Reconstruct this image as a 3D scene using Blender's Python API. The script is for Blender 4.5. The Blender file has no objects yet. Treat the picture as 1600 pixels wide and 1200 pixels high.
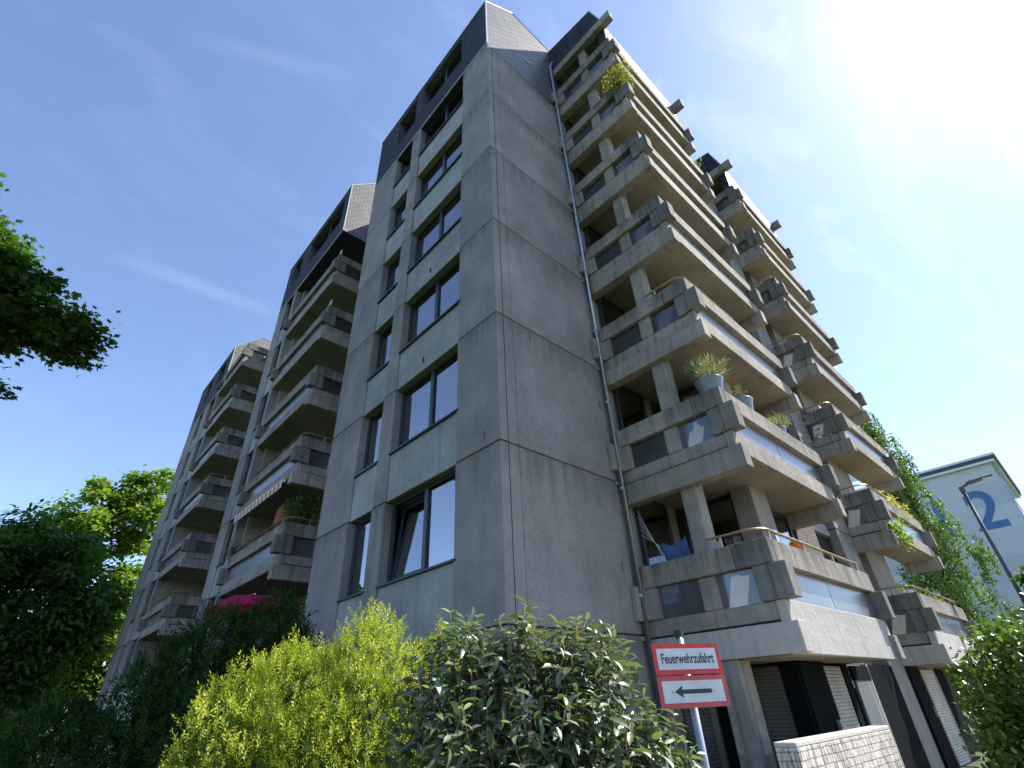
import bpy, bmesh, math, random
import numpy as np
from mathutils import Vector, Matrix
random.seed(7); RNG = np.random.default_rng(7)
scene = bpy.context.scene
COL = scene.collection
# ------------------------------------------------------------------ camera
cam_d = bpy.data.cameras.new("camera"); cam = bpy.data.objects.new("camera", cam_d); COL.objects.link(cam)
R = Matrix(((0.738432747205202, -0.6729575303899769, -0.04295625852424223),
            (-0.33987804797088933, -0.4264520249732362, 0.838225257853594),
            (-0.5824087828685931, -0.604373090638266, -0.5436296321484639)))
M = R.transposed().to_4x4(); M.translation = (-5.025573, -5.558011, 1.6)
cam.matrix_world = M
cam_d.sensor_width = 36; cam_d.lens = 17.66889; cam_d.clip_start = .05; cam_d.clip_end = 2000
scene.camera = cam
# ------------------------------------------------------------------ sky and sun
SUN = Vector((0.575, -0.285, 0.765)).normalized()
W = bpy.data.worlds.new("World"); scene.world = W; W.use_nodes = True
nt = W.node_tree; N = nt.nodes; L = nt.links; N.clear()
out = N.new("ShaderNodeOutputWorld"); bg = N.new("ShaderNodeBackground"); bg.inputs[1].default_value = .15
sky = N.new("ShaderNodeTexSky"); sky.sky_type = 'NISHITA'; sky.sun_disc = False
sky.sun_elevation = math.asin(SUN.z); sky.sun_rotation = math.atan2(SUN.x, SUN.y)
sky.altitude = 60; sky.air_density = .85; sky.dust_density = .28; sky.ozone_density = 4
tc = N.new("ShaderNodeTexCoord")
def wmath(op, a, b=None, clamp=False):
    n = N.new("ShaderNodeMath"); n.operation = op; n.use_clamp = clamp
    for i, v in enumerate((a, b)):
        if v is None: continue
        if isinstance(v, (int, float)): n.inputs[i].default_value = v
        else: L.new(v, n.inputs[i])
    return n.outputs[0]
mp = N.new("ShaderNodeMapping"); mp.inputs['Scale'].default_value = (2.2, 5.5, 3.2); mp.inputs['Rotation'].default_value = (.3, .5, .6)
L.new(tc.outputs['Generated'], mp.inputs[0])
nz = N.new("ShaderNodeTexNoise"); nz.inputs['Scale'].default_value = 1.5; nz.inputs['Detail'].default_value = 9; nz.inputs['Roughness'].default_value = .62; nz.inputs['Distortion'].default_value = .7
L.new(mp.outputs[0], nz.inputs['Vector'])
cr = N.new("ShaderNodeMapRange"); cr.inputs[1].default_value = .52; cr.inputs[2].default_value = .85; cr.inputs[3].default_value = .07; cr.inputs[4].default_value = .40
L.new(nz.outputs[0], cr.inputs[0])
cloud = cr.outputs[0]
# more cirrus towards the east (+x), less in the west
sep = N.new("ShaderNodeSeparateXYZ"); L.new(tc.outputs['Generated'], sep.inputs[0])
east = N.new("ShaderNodeMapRange"); east.inputs[1].default_value = .1; east.inputs[2].default_value = .95; east.inputs[3].default_value = .16; east.inputs[4].default_value = 1.0
L.new(sep.outputs[0], east.inputs[0]); cloud = wmath('MULTIPLY', cloud, east.outputs[0])
def contrail(a, b, width, strength):
    global cloud
    a = Vector(a).normalized(); b = Vector(b).normalized(); n = a.cross(b).normalized(); mid = (a+b).normalized(); half = a.dot(mid)
    def dot(v):
        d = N.new("ShaderNodeVectorMath"); d.operation = 'DOT_PRODUCT'; d.inputs[1].default_value = v; L.new(tc.outputs['Generated'], d.inputs[0]); return d.outputs['Value']
    dist = wmath('ABSOLUTE', dot(n))
    wob = wmath('MULTIPLY', nz.outputs[0], width*1.4)
    m = N.new("ShaderNodeMapRange"); m.interpolation_type = 'SMOOTHSTEP'
    L.new(dist, m.inputs[0]); m.inputs[1].default_value = 0; L.new(wmath('ADD', wob, width*.3), m.inputs[2]); m.inputs[3].default_value = strength; m.inputs[4].default_value = 0
    m2 = N.new("ShaderNodeMapRange"); m2.interpolation_type = 'SMOOTHSTEP'; L.new(dot(mid), m2.inputs[0]); m2.inputs[1].default_value = half-.004; m2.inputs[2].default_value = half+.01; m2.inputs[3].default_value = 0; m2.inputs[4].default_value = 1
    cloud = wmath('ADD', cloud, wmath('MULTIPLY', m.outputs[0], m2.outputs[0]))
CONTRAILS = [((-.0671,.7905,.6088),(.1677,.7733,.6114),.02,.07),((-.0886,.5397,.8372),(.12,.45,.87),.02,.04),((.6456,-.1899,.7397),(.8106,-.1685,.5609),.007,.22),((.9444,.0809,.3185),(.9591,.0053,.2829),.004,.25)]
for c in CONTRAILS: contrail(*c)
mx = N.new("ShaderNodeMix"); mx.data_type = 'RGBA'; L.new(wmath('MINIMUM', cloud, .8), mx.inputs[0]); tn = N.new('ShaderNodeMix'); tn.data_type='RGBA'; tn.blend_type='MULTIPLY'; tn.inputs[0].default_value=1; L.new(sky.outputs[0],tn.inputs[6]); tn.inputs[7].default_value=(1.10,1.02,1.0,1); L.new(tn.outputs[2], mx.inputs[6]); mx.inputs[7].default_value = (5.2, 5.7, 6.4, 1)
L.new(mx.outputs[2], bg.inputs[0]); L.new(bg.outputs[0], out.inputs[0])
sd = bpy.data.lights.new("sun", 'SUN'); sd.energy = 4.8; sd.angle = math.radians(.53); sd.color = (1, .94, .84)
so = bpy.data.objects.new("sun", sd); COL.objects.link(so); so.rotation_euler = SUN.to_track_quat('Z', 'Y').to_euler()
scene.view_settings.view_transform = 'Standard'; scene.view_settings.look = 'None'; scene.view_settings.gamma = 1
scene.view_settings.exposure = 1.06
scene.cycles.max_bounces = 7; scene.cycles.transparent_max_bounces = 12; scene.cycles.caustics_reflective = False; scene.cycles.caustics_refractive = False
# ------------------------------------------------------------------ helpers
class MB:
    def __init__(s): s.v = []; s.f = []; s.mi = []
    def box(s, x0, x1, y0, y1, z0, z1, mi=0):
        if x0 > x1: x0, x1 = x1, x0
        if y0 > y1: y0, y1 = y1, y0
        if z0 > z1: z0, z1 = z1, z0
        n = len(s.v); s.v += [(x0,y0,z0),(x1,y0,z0),(x1,y1,z0),(x0,y1,z0),(x0,y0,z1),(x1,y0,z1),(x1,y1,z1),(x0,y1,z1)]
        for q in ((0,3,2,1),(4,5,6,7),(0,1,5,4),(1,2,6,5),(2,3,7,6),(3,0,4,7)): s.f.append(tuple(n+i for i in q)); s.mi.append(mi)
        return s
    def prism(s, poly, axis, a0, a1, mi=0):
        # poly in the two remaining axes; axis 0: (y,z) 1: (x,z) 2: (x,y)
        def pt(p, a): return {0:(a,p[0],p[1]),1:(p[0],a,p[1]),2:(p[0],p[1],a)}[axis]
        n = len(s.v); k = len(poly); s.v += [pt(p,a0) for p in poly]+[pt(p,a1) for p in poly]
        s.f.append(tuple(n+i for i in range(k))); s.f.append(tuple(n+k+i for i in reversed(range(k)))); s.mi += [mi,mi]
        for i in range(k):
            j = (i+1)%k; s.f.append((n+i,n+k+i,n+k+j,n+j)); s.mi.append(mi)
        return s
    def tube(s, pts, rad, seg=8, mi=0, flat=1.0):
        pts = [Vector(p) for p in pts]; n0 = len(s.v); rads = rad if isinstance(rad,(list,tuple)) else [rad]*len(pts)
        up = Vector((0,0,1))
        for i,p in enumerate(pts):
            d = (pts[min(i+1,len(pts)-1)]-pts[max(i-1,0)]).normalized()
            a = d.cross(up); a = a.normalized() if a.length > 1e-3 else Vector((1,0,0)); b = a.cross(d).normalized()
            for k in range(seg):
                t = 2*math.pi*k/seg; s.v.append(tuple(p+a*math.cos(t)*rads[i]+b*math.sin(t)*rads[i]*flat))
        for i in range(len(pts)-1):
            for k in range(seg):
                k2 = (k+1)%seg; s.f.append((n0+i*seg+k,n0+i*seg+k2,n0+(i+1)*seg+k2,n0+(i+1)*seg+k)); s.mi.append(mi)
        s.f.append(tuple(n0+k for k in reversed(range(seg)))); s.f.append(tuple(n0+(len(pts)-1)*seg+k for k in range(seg))); s.mi += [mi,mi]
        return s
    def lathe(s, prof, c=(0,0,0), seg=24, mi=0):
        n0 = len(s.v)
        for r,z in prof:
            for k in range(seg):
                t = 2*math.pi*k/seg; s.v.append((c[0]+r*math.cos(t),c[1]+r*math.sin(t),c[2]+z))
        for i in range(len(prof)-1):
            for k in range(seg):
                k2=(k+1)%seg; s.f.append((n0+i*seg+k,n0+i*seg+k2,n0+(i+1)*seg+k2,n0+(i+1)*seg+k)); s.mi.append(mi)
        return s
    def build(s, name, mats, parent=None, bevel=0, smooth=False, loc=None):
        me = bpy.data.meshes.new(name); me.from_pydata(s.v, [], s.f)
        mats = mats if isinstance(mats,(list,tuple)) else [mats]
        for m in mats: me.materials.append(m)
        me.polygons.foreach_set('material_index', s.mi)
        bm = bmesh.new(); bm.from_mesh(me); bmesh.ops.recalc_face_normals(bm, faces=bm.faces[:]); bm.to_mesh(me); bm.free()
        if smooth: me.polygons.foreach_set('use_smooth', [True]*len(me.polygons))
        me.update(); o = bpy.data.objects.new(name, me); COL.objects.link(o); o.parent = parent
        if loc: o.location = loc
        if bevel:
            b = o.modifiers.new('bevel','BEVEL'); b.width = bevel; b.segments = 1; b.limit_method = 'ANGLE'; b.angle_limit = math.radians(50)
        return o
def tag(o, label=None, cat=None, group=None, kind=None):
    if label: o['label'] = label
    if cat: o['category'] = cat
    if group: o['group'] = group
    if kind: o['kind'] = kind
    return o
def empty(name, loc=(0,0,0), label=None, cat=None, group=None, rz=0):
    o = bpy.data.objects.new(name, None); COL.objects.link(o); o.location = loc; o.rotation_euler = (0,0,rz); o.empty_display_size = .2
    return tag(o, label, cat, group)
# ------------------------------------------------------------------ materials
def mat(name):
    m = bpy.data.materials.new(name); m.use_nodes = True; n = m.node_tree.nodes; p = n['Principled BSDF']
    return m, m.node_tree, p
def node(t, typ, **kw):
    n = t.nodes.new(typ)
    for k,v in kw.items():
        if k.startswith('i_'): n.inputs[k[2:].replace('_',' ')].default_value = v
        else: setattr(n,k,v)
    return n
def ramp(t, src, stops):
    r = t.nodes.new('ShaderNodeValToRGB'); e = r.color_ramp.elements
    while len(e) < len(stops): e.new(.5)
    for i,(p,c) in enumerate(stops): e[i].position = p; e[i].color = (*c,1) if len(c)==3 else c
    t.links.new(src, r.inputs[0]); return r.outputs[0]
def mixc(t, fac, a, b, mode='MIX'):
    m = t.nodes.new('ShaderNodeMix'); m.data_type = 'RGBA'; m.blend_type = mode
    for i,v in ((0,fac),(6,a),(7,b)):
        if isinstance(v,(int,float)): m.inputs[i].default_value = v
        elif isinstance(v,tuple): m.inputs[i].default_value = (*v,1) if len(v)==3 else v
        else: t.links.new(v, m.inputs[i])
    return m.outputs[2]
def simple(name, col, rough=.6, metal=0, spec=.5):
    m,t,p = mat(name); p.inputs['Roughness'].default_value = rough; p.inputs['Metallic'].default_value = metal; p.inputs['Specular IOR Level'].default_value = spec
    g = node(t,'ShaderNodeNewGeometry'); nn = node(t,'ShaderNodeTexNoise', i_Scale=9.0, i_Detail=5.0); t.links.new(g.outputs['Position'], nn.inputs['Vector'])
    c = ramp(t, nn.outputs[0], [(.25,tuple(x*.82 for x in col)),(.75,tuple(min(1,x*1.12) for x in col))])
    t.links.new(c, p.inputs['Base Color']); return m
def concrete(name, col, streak=.5, dirt=.6, blotch=.25, grain=.5, streakcol=(.10,.10,.095), rim=0, run=0):
    m,t,p = mat(name); g = node(t,'ShaderNodeNewGeometry'); P = g.outputs['Position']
    n1 = node(t,'ShaderNodeTexNoise', i_Scale=.9, i_Detail=7.0, i_Roughness=.6); t.links.new(P, n1.inputs['Vector'])
    c = ramp(t, n1.outputs[0], [(.3,tuple(x*(1-blotch) for x in col)),(.7,tuple(x*(1+blotch*.55) for x in col))])
    # every cast panel (one storey high) came out of the mould in a slightly different grey
    sp = node(t,'ShaderNodeSeparateXYZ'); t.links.new(P, sp.inputs[0])
    zz = node(t,'ShaderNodeMath', operation='MULTIPLY_ADD'); t.links.new(sp.outputs[2],zz.inputs[0]); zz.inputs[1].default_value = 1/2.8; zz.inputs[2].default_value = .0786
    fl = node(t,'ShaderNodeMath', operation='FLOOR'); t.links.new(zz.outputs[0],fl.inputs[0])
    yy = node(t,'ShaderNodeMath', operation='MULTIPLY'); t.links.new(sp.outputs[1],yy.inputs[0]); yy.inputs[1].default_value = .24
    fy = node(t,'ShaderNodeMath', operation='FLOOR'); t.links.new(yy.outputs[0],fy.inputs[0])
    cv = node(t,'ShaderNodeCombineXYZ'); t.links.new(fl.outputs[0],cv.inputs[0]); t.links.new(fy.outputs[0],cv.inputs[1])
    wn = node(t,'ShaderNodeTexWhiteNoise'); t.links.new(cv.outputs[0],wn.inputs['Vector'])
    c = mixc(t, 1.0, c, ramp(t, wn.outputs['Value'], [(0,(.88,.885,.89)),(1,(1.08,1.075,1.06))]), 'MULTIPLY')
    mp = node(t,'ShaderNodeMapping'); mp.inputs['Scale'].default_value = (7,7,.35); t.links.new(P, mp.inputs[0])
    n2 = node(t,'ShaderNodeTexNoise', i_Scale=1.0, i_Detail=6.0, i_Roughness=.65); t.links.new(mp.outputs[0], n2.inputs['Vector'])
    s = ramp(t, n2.outputs[0], [(.5,(0,0,0)),(.72,(1,1,1))])
    s2 = node(t,'ShaderNodeMath', operation='MULTIPLY'); t.links.new(s, s2.inputs[0]); s2.inputs[1].default_value = streak
    c = mixc(t, s2.outputs[0], c, streakcol)
    # blotchy algae and dirt
    n3 = node(t,'ShaderNodeTexNoise', i_Scale=3.3, i_Detail=9.0, i_Roughness=.7, i_Distortion=.6); t.links.new(P, n3.inputs['Vector'])
    s3 = ramp(t, n3.outputs[0], [(.52,(0,0,0)),(.8,(1,1,1))]); s4 = node(t,'ShaderNodeMath', operation='MULTIPLY'); t.links.new(s3, s4.inputs[0]); s4.inputs[1].default_value = dirt
    c = mixc(t, s4.outputs[0], c, tuple(x*.42 for x in col))
    if run:
        # run-off tongues below each open joint
        fr = node(t,'ShaderNodeMath', operation='FRACT'); z2 = node(t,'ShaderNodeMath', operation='MULTIPLY_ADD'); t.links.new(sp.outputs[2],z2.inputs[0]); z2.inputs[1].default_value = 1/2.8; z2.inputs[2].default_value = -5.38/2.8; t.links.new(z2.outputs[0],fr.inputs[0])
        mp2 = node(t,'ShaderNodeMapping'); mp2.inputs['Scale'].default_value = (5.5,5.5,.25); t.links.new(P, mp2.inputs[0])
        nr = node(t,'ShaderNodeTexNoise', i_Scale=1.0, i_Detail=7.0, i_Roughness=.65); t.links.new(mp2.outputs[0], nr.inputs['Vector'])
        sm = node(t,'ShaderNodeMath', operation='ADD'); t.links.new(fr.outputs[0],sm.inputs[0]); t.links.new(nr.outputs[0],sm.inputs[1])
        mr = node(t,'ShaderNodeMapRange'); t.links.new(sm.outputs[0],mr.inputs[0]); mr.inputs[1].default_value = 1.28; mr.inputs[2].default_value = 1.62; mr.inputs[3].default_value = 0; mr.inputs[4].default_value = run
        c = mixc(t, mr.outputs[0], c, (.11,.105,.098))
    if rim:
        # black run-off crust: tops of the parapets, running down in tongues
        fr = node(t,'ShaderNodeMath', operation='FRACT'); z2 = node(t,'ShaderNodeMath', operation='MULTIPLY_ADD'); t.links.new(sp.outputs[2],z2.inputs[0]); z2.inputs[1].default_value = 1/2.8; z2.inputs[2].default_value = -2.53/2.8; t.links.new(z2.outputs[0],fr.inputs[0])
        mp2 = node(t,'ShaderNodeMapping'); mp2.inputs['Scale'].default_value = (3.2,3.2,.5); t.links.new(P, mp2.inputs[0])
        nr = node(t,'ShaderNodeTexNoise', i_Scale=1.0, i_Detail=8.0, i_Roughness=.7); t.links.new(mp2.outputs[0], nr.inputs['Vector'])
        band = ramp(t, fr.outputs[0], [(.10,(0,0,0)),(.17,(.28,.28,.28)),(.285,(.30,.30,.30)),(.42,(1,1,1)),(.43,(0,0,0))])
        ad = node(t,'ShaderNodeMath', operation='MULTIPLY'); t.links.new(band,ad.inputs[0]); t.links.new(ramp(t,nr.outputs[0],[(.40,(0,0,0)),(.62,(1,1,1))]),ad.inputs[1])
        a2 = node(t,'ShaderNodeMath', operation='MULTIPLY'); t.links.new(ad.outputs[0],a2.inputs[0]); a2.inputs[1].default_value = rim
        c = mixc(t, a2.outputs[0], c, (.07,.068,.06))
    n4 = node(t,'ShaderNodeTexNoise', i_Scale=55.0, i_Detail=3.0); t.links.new(P, n4.inputs['Vector'])
    v = ramp(t, n4.outputs[0], [(.3,(1-.35*grain,)*3),(.7,(1+.2*grain,)*3)])
    c = mixc(t, 1.0, c, v, 'MULTIPLY')
    n5 = node(t,'ShaderNodeTexVoronoi', i_Scale=17.0); t.links.new(P, n5.inputs['Vector'])
    pit = ramp(t, n5.outputs['Distance'], [(.05,(.55,.55,.55)),(.13,(1,1,1))]); c = mixc(t, .5, c, pit, 'MULTIPLY')
    t.links.new(c, p.inputs['Base Color']); p.inputs['Roughness'].default_value = .9; p.inputs['Specular IOR Level'].default_value = .25
    b = node(t,'ShaderNodeBump', i_Strength=.35, i_Distance=.012); t.links.new(n4.outputs[0], b.inputs['Height'])
    b2 = node(t,'ShaderNodeBump', i_Strength=.5, i_Distance=.05); t.links.new(n3.outputs[0], b2.inputs['Height']); t.links.new(b.outputs[0], b2.inputs['Normal'])
    t.links.new(b2.outputs[0], p.inputs['Normal']); return m
CW = concrete('concrete_wall', (.32,.298,.28), .22, .4, .26, .8, run=.6)
CS = concrete('concrete_spandrel', (.37,.37,.36), .4, .3, .25, .4, run=.25)
CB = concrete('concrete_balcony', (.385,.345,.30), .75, .7, .32, .5, rim=.85)
CBD = concrete('concrete_weathered', (.25,.235,.21), .8, .8, .35, .6, rim=.9, streakcol=(.05,.05,.048))
CD = concrete('concrete_soffit', (.36,.32,.26), .15, .35, .25, .4)
CA = concrete('concrete_apron', (.50,.475,.44), .35, .25, .14, .3)
CR = concrete('concrete_room', (.36,.32,.27), .3, .3, .2)
WP = concrete('white_render', (.70,.71,.72), .12, .12, .08, .2)
JOINT = simple('joint_dark', (.035,.035,.033), .95)
INTER = simple('interior_plaster', (.42,.40,.37), .9)
DARKF = simple('window_frame_dark', (.022,.028,.036), .35)
ZINC = simple('zinc_pipe', (.33,.40,.47), .38, .75)
ALU = simple('aluminium', (.55,.57,.58), .4, .8)
RAILM = simple('handrail_bronze', (.38,.28,.18), .42, .3)
TRIM = simple('trim_light', (.55,.56,.56), .5, .3)
def pebble():
    m,t,p = mat('pebbledash'); g = node(t,'ShaderNodeNewGeometry'); v = node(t,'ShaderNodeTexVoronoi', i_Scale=42.0); t.links.new(g.outputs['Position'], v.inputs['Vector'])
    c = ramp(t, v.outputs['Color'], [(.15,(.20,.185,.16)),(.85,(.58,.55,.49))]); e = ramp(t, v.outputs['Distance'], [(.1,(1,1,1)),(.6,(.2,.2,.2))]); c = mixc(t,1.0,c,e,'MULTIPLY')
    t.links.new(c, p.inputs['Base Color']); p.inputs['Roughness'].default_value = .9
    b = node(t,'ShaderNodeBump', i_Strength=1.0, i_Distance=.03, invert=True); t.links.new(v.outputs['Distance'], b.inputs['Height']); t.links.new(b.outputs[0], p.inputs['Normal']); return m
PEB = pebble()
def slate(name, c1, c2, row=.16, wid=.3):
    m,t,p = mat(name); g = node(t,'ShaderNodeNewGeometry'); s = node(t,'ShaderNodeSeparateXYZ'); t.links.new(g.outputs['Position'], s.inputs[0])
    a = node(t,'ShaderNodeMath', operation='ADD'); t.links.new(s.outputs[0],a.inputs[0]); t.links.new(s.outputs[1],a.inputs[1])
    cmb = node(t,'ShaderNodeCombineXYZ'); t.links.new(a.outputs[0],cmb.inputs[0]); t.links.new(s.outputs[2],cmb.inputs[1])
    b = node(t,'ShaderNodeTexBrick', offset=.5); b.inputs['Scale'].default_value = 1; b.inputs['Brick Width'].default_value = wid; b.inputs['Row Height'].default_value = row
    b.inputs['Mortar Size'].default_value = .026; b.inputs['Mortar Smooth'].default_value = .1; b.inputs['Color1'].default_value = (*c1,1); b.inputs['Color2'].default_value = (*c2,1); b.inputs['Mortar'].default_value = tuple(x*.22 for x in c1)+(1,)
    t.links.new(cmb.outputs[0], b.inputs['Vector'])
    n = node(t,'ShaderNodeTexNoise', i_Scale=1.6, i_Detail=8.0); t.links.new(g.outputs['Position'], n.inputs['Vector'])
    c = mixc(t, 1.0, b.outputs['Color'], ramp(t, n.outputs[0], [(.3,(.7,.7,.7)),(.7,(1.25,1.25,1.22))]), 'MULTIPLY'); t.links.new(c, p.inputs['Base Color']); p.inputs['Roughness'].default_value = .5; p.inputs['Specular IOR Level'].default_value = .75
    # lapped rows: height falls within every row
    fr = node(t,'ShaderNodeMath', operation='DIVIDE'); t.links.new(s.outputs[2],fr.inputs[0]); fr.inputs[1].default_value = row
    fr2 = node(t,'ShaderNodeMath', operation='FRACT'); t.links.new(fr.outputs[0],fr2.inputs[0])
    sb = node(t,'ShaderNodeMath', operation='SUBTRACT'); sb.inputs[0].default_value = 1; t.links.new(fr2.outputs[0], sb.inputs[1])
    bp = node(t,'ShaderNodeBump', i_Strength=1.0, i_Distance=.035); t.links.new(sb.outputs[0], bp.inputs['Height']); t.links.new(bp.outputs[0], p.inputs['Normal']); return m
SL = slate('slate_shingle', (.10,.098,.095), (.15,.145,.138))
PANEL = slate('dark_cladding_panel', (.028,.032,.042), (.036,.040,.052), .3, 1.2)
PANEL.node_tree.nodes['Principled BSDF'].inputs['Specular IOR Level'].default_value = .2; PANEL.node_tree.nodes['Principled BSDF'].inputs['Roughness'].default_value = .75
def glass(name, tint=(.5,.55,.56), diff=.0, dcol=(.5,.55,.6), bumpy=.0, rough=.0, trans=True, back=(.01,.012,.014), ior=1.7, tcol=None):
    m,t,p = mat(name); t.nodes.remove(p); o = [n for n in t.nodes if n.type=='OUTPUT_MATERIAL'][0]
    fr = node(t,'ShaderNodeFresnel', i_IOR=ior); gl = node(t,'ShaderNodeBsdfGlossy', i_Roughness=rough)
    gl.inputs['Color'].default_value = (.92,.95,1,1)
    if trans: b = node(t,'ShaderNodeBsdfTransparent'); b.inputs['Color'].default_value = (*tint,1)
    else: b = node(t,'ShaderNodeBsdfDiffuse'); b.inputs['Color'].default_value = (*back,1)
    base = b.outputs[0]
    if diff:
        d = node(t,'ShaderNodeBsdfDiffuse'); d.inputs['Color'].default_value = (*dcol,1); tr = node(t,'ShaderNodeBsdfTranslucent'); tr.inputs['Color'].default_value = (*(tcol or dcol),1)
        m0 = node(t,'ShaderNodeMixShader'); m0.inputs[0].default_value = .5; t.links.new(d.outputs[0],m0.inputs[1]); t.links.new(tr.outputs[0],m0.inputs[2])
        g = node(t,'ShaderNodeNewGeometry'); nn = node(t,'ShaderNodeTexNoise', i_Scale=2.0, i_Detail=6.0); t.links.new(g.outputs['Position'],nn.inputs['Vector'])
        rr = node(t,'ShaderNodeMapRange'); rr.inputs[3].default_value = diff*.6; rr.inputs[4].default_value = diff*1.4; t.links.new(nn.outputs[0],rr.inputs[0])
        m1 = node(t,'ShaderNodeMixShader'); t.links.new(rr.outputs[0],m1.inputs[0]); t.links.new(base,m1.inputs[1]); t.links.new(m0.outputs[0],m1.inputs[2]); base = m1.outputs[0]
    mx = node(t,'ShaderNodeMixShader'); t.links.new(fr.outputs[0],mx.inputs[0]); t.links.new(base,mx.inputs[1]); t.links.new(gl.outputs[0],mx.inputs[2]); t.links.new(mx.outputs[0],o.inputs[0])
    if bumpy:
        g = node(t,'ShaderNodeNewGeometry'); nn = node(t,'ShaderNodeTexNoise', i_Scale=1.2, i_Detail=1.0); t.links.new(g.outputs['Position'],nn.inputs['Vector'])
        bp = node(t,'ShaderNodeBump', i_Strength=bumpy, i_Distance=.01); t.links.new(nn.outputs[0],bp.inputs['Height']); t.links.new(bp.outputs[0],gl.inputs['Normal'])
    return m
GW = glass('window_glass', (.86,.9,.92), bumpy=.6, ior=5.0)
GB = glass('balcony_glass', (.62,.68,.70), diff=.38, dcol=(.16,.18,.20), rough=.05, tcol=(.9,.93,.95))
GF = glass('balcony_front_glass', (.78,.85,.88), diff=.62, dcol=(.40,.42,.44), rough=.3, ior=1.5, tcol=(.85,.88,.9))
CURT = simple('curtain_white', (.82,.84,.86), .9)
def slats(name, col, pitch, axis=2, dark=.35):
    m,t,p = mat(name); g = node(t,'ShaderNodeNewGeometry'); s = node(t,'ShaderNodeSeparateXYZ'); t.links.new(g.outputs['Position'], s.inputs[0])
    d = node(t,'ShaderNodeMath', operation='DIVIDE'); t.links.new(s.outputs[axis],d.inputs[0]); d.inputs[1].default_value = pitch
    f = node(t,'ShaderNodeMath', operation='FRACT'); t.links.new(d.outputs[0],f.inputs[0])
    n = node(t,'ShaderNodeTexNoise', i_Scale=4.0, i_Detail=6.0); t.links.new(g.outputs['Position'], n.inputs['Vector'])
    base = ramp(t, n.outputs[0], [(.3,tuple(x*.8 for x in col)),(.7,tuple(x*1.1 for x in col))])
    c = mixc(t, 1.0, base, ramp(t, f.outputs[0], [(.0,(dark,)*3),(.12,(1,1,1)),(.9,(1,1,1)),(1,(dark,)*3)]), 'MULTIPLY'); t.links.new(c,p.inputs['Base Color']); p.inputs['Roughness'].default_value = .6
    b = node(t,'ShaderNodeBump', i_Strength=.6, i_Distance=.02)
    t.links.new(ramp(t, f.outputs[0], [(0,(0,0,0)),(.25,(1,1,1)),(.75,(1,1,1)),(1,(0,0,0))]), b.inputs['Height']); p.inputs['Specular IOR Level'].default_value = .2; t.links.new(b.outputs[0],p.inputs['Normal']); return m
SHUT = slats('roller_shutter', (.52,.50,.45), .058)
DWOOD = slats('dark_cladding', (.010,.012,.014), .14, 0, .6)
DWOOD.node_tree.nodes['Principled BSDF'].inputs['Specular IOR Level'].default_value = .05; DWOOD.node_tree.nodes['Principled BSDF'].inputs['Roughness'].default_value = .9
SHUT_SHADED = slats('roller_shutter_shaded', (.17,.16,.14), .058)  # same shutter, with the shade under the balcony put into its colour
def wood():
    m,t,p = mat('weathered_wood'); g = node(t,'ShaderNodeNewGeometry'); mp = node(t,'ShaderNodeMapping'); mp.inputs['Scale'].default_value = (28,28,.8); t.links.new(g.outputs['Position'],mp.inputs[0])
    n = node(t,'ShaderNodeTexNoise', i_Scale=1.0, i_Detail=5.0); t.links.new(mp.outputs[0],n.inputs['Vector'])
    t.links.new(ramp(t,n.outputs[0],[(.3,(.06,.075,.09)),(.55,(.14,.165,.185)),(.75,(.27,.26,.24))]),p.inputs['Base Color']); p.inputs['Roughness'].default_value = .8; return m
WOODM = wood()
def brickwhite():
    m,t,p = mat('whitewashed_brick'); g = node(t,'ShaderNodeNewGeometry'); s = node(t,'ShaderNodeSeparateXYZ'); t.links.new(g.outputs['Position'], s.inputs[0])
    a = node(t,'ShaderNodeMath', operation='ADD'); t.links.new(s.outputs[0],a.inputs[0]); t.links.new(s.outputs[1],a.inputs[1])
    cmb = node(t,'ShaderNodeCombineXYZ'); t.links.new(a.outputs[0],cmb.inputs[0]); t.links.new(s.outputs[2],cmb.inputs[1])
    nw = node(t,'ShaderNodeTexNoise', i_Scale=14.0, i_Detail=3.0); t.links.new(g.outputs['Position'],nw.inputs['Vector'])
    mv = node(t,'ShaderNodeVectorMath', operation='SCALE'); t.links.new(nw.outputs['Color'],mv.inputs[0]); mv.inputs['Scale'].default_value = .045
    av = node(t,'ShaderNodeVectorMath', operation='ADD'); t.links.new(cmb.outputs[0],av.inputs[0]); t.links.new(mv.outputs[0],av.inputs[1])
    b = node(t,'ShaderNodeTexBrick', offset=.5); b.inputs['Scale'].default_value = 1; b.inputs['Brick Width'].default_value = .24; b.inputs['Row Height'].default_value = .083; b.inputs['Mortar Size'].default_value = .008; b.inputs['Mortar Smooth'].default_value = .6
    b.inputs['Color1'].default_value = (.60,.56,.50,1); b.inputs['Color2'].default_value = (.50,.47,.42,1); b.inputs['Mortar'].default_value = (.30,.28,.25,1)
    t.links.new(av.outputs[0], b.inputs['Vector'])
    mp = node(t,'ShaderNodeMapping'); mp.inputs['Scale'].default_value = (30,30,6); t.links.new(g.outputs['Position'],mp.inputs[0])
    n = node(t,'ShaderNodeTexNoise', i_Scale=1.0, i_Detail=6.0); t.links.new(mp.outputs[0],n.inputs['Vector'])
    c = mixc(t,1.0,b.outputs['Color'],ramp(t,n.outputs[0],[(.38,(.42,.42,.42)),(.55,(1.1,1.1,1.1))]),'MULTIPLY'); t.links.new(c,p.inputs['Base Color']); p.inputs['Roughness'].default_value = .85
    bp = node(t,'ShaderNodeBump', i_Strength=.8, i_Distance=.02); h = mixc(t,.35,b.outputs['Fac'],n.outputs[0]); inv = node(t,'ShaderNodeInvert'); t.links.new(h,inv.inputs[1]); t.links.new(inv.outputs[0],bp.inputs['Height']); t.links.new(bp.outputs[0],p.inputs['Normal']); return m
BRW = brickwhite()
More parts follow.
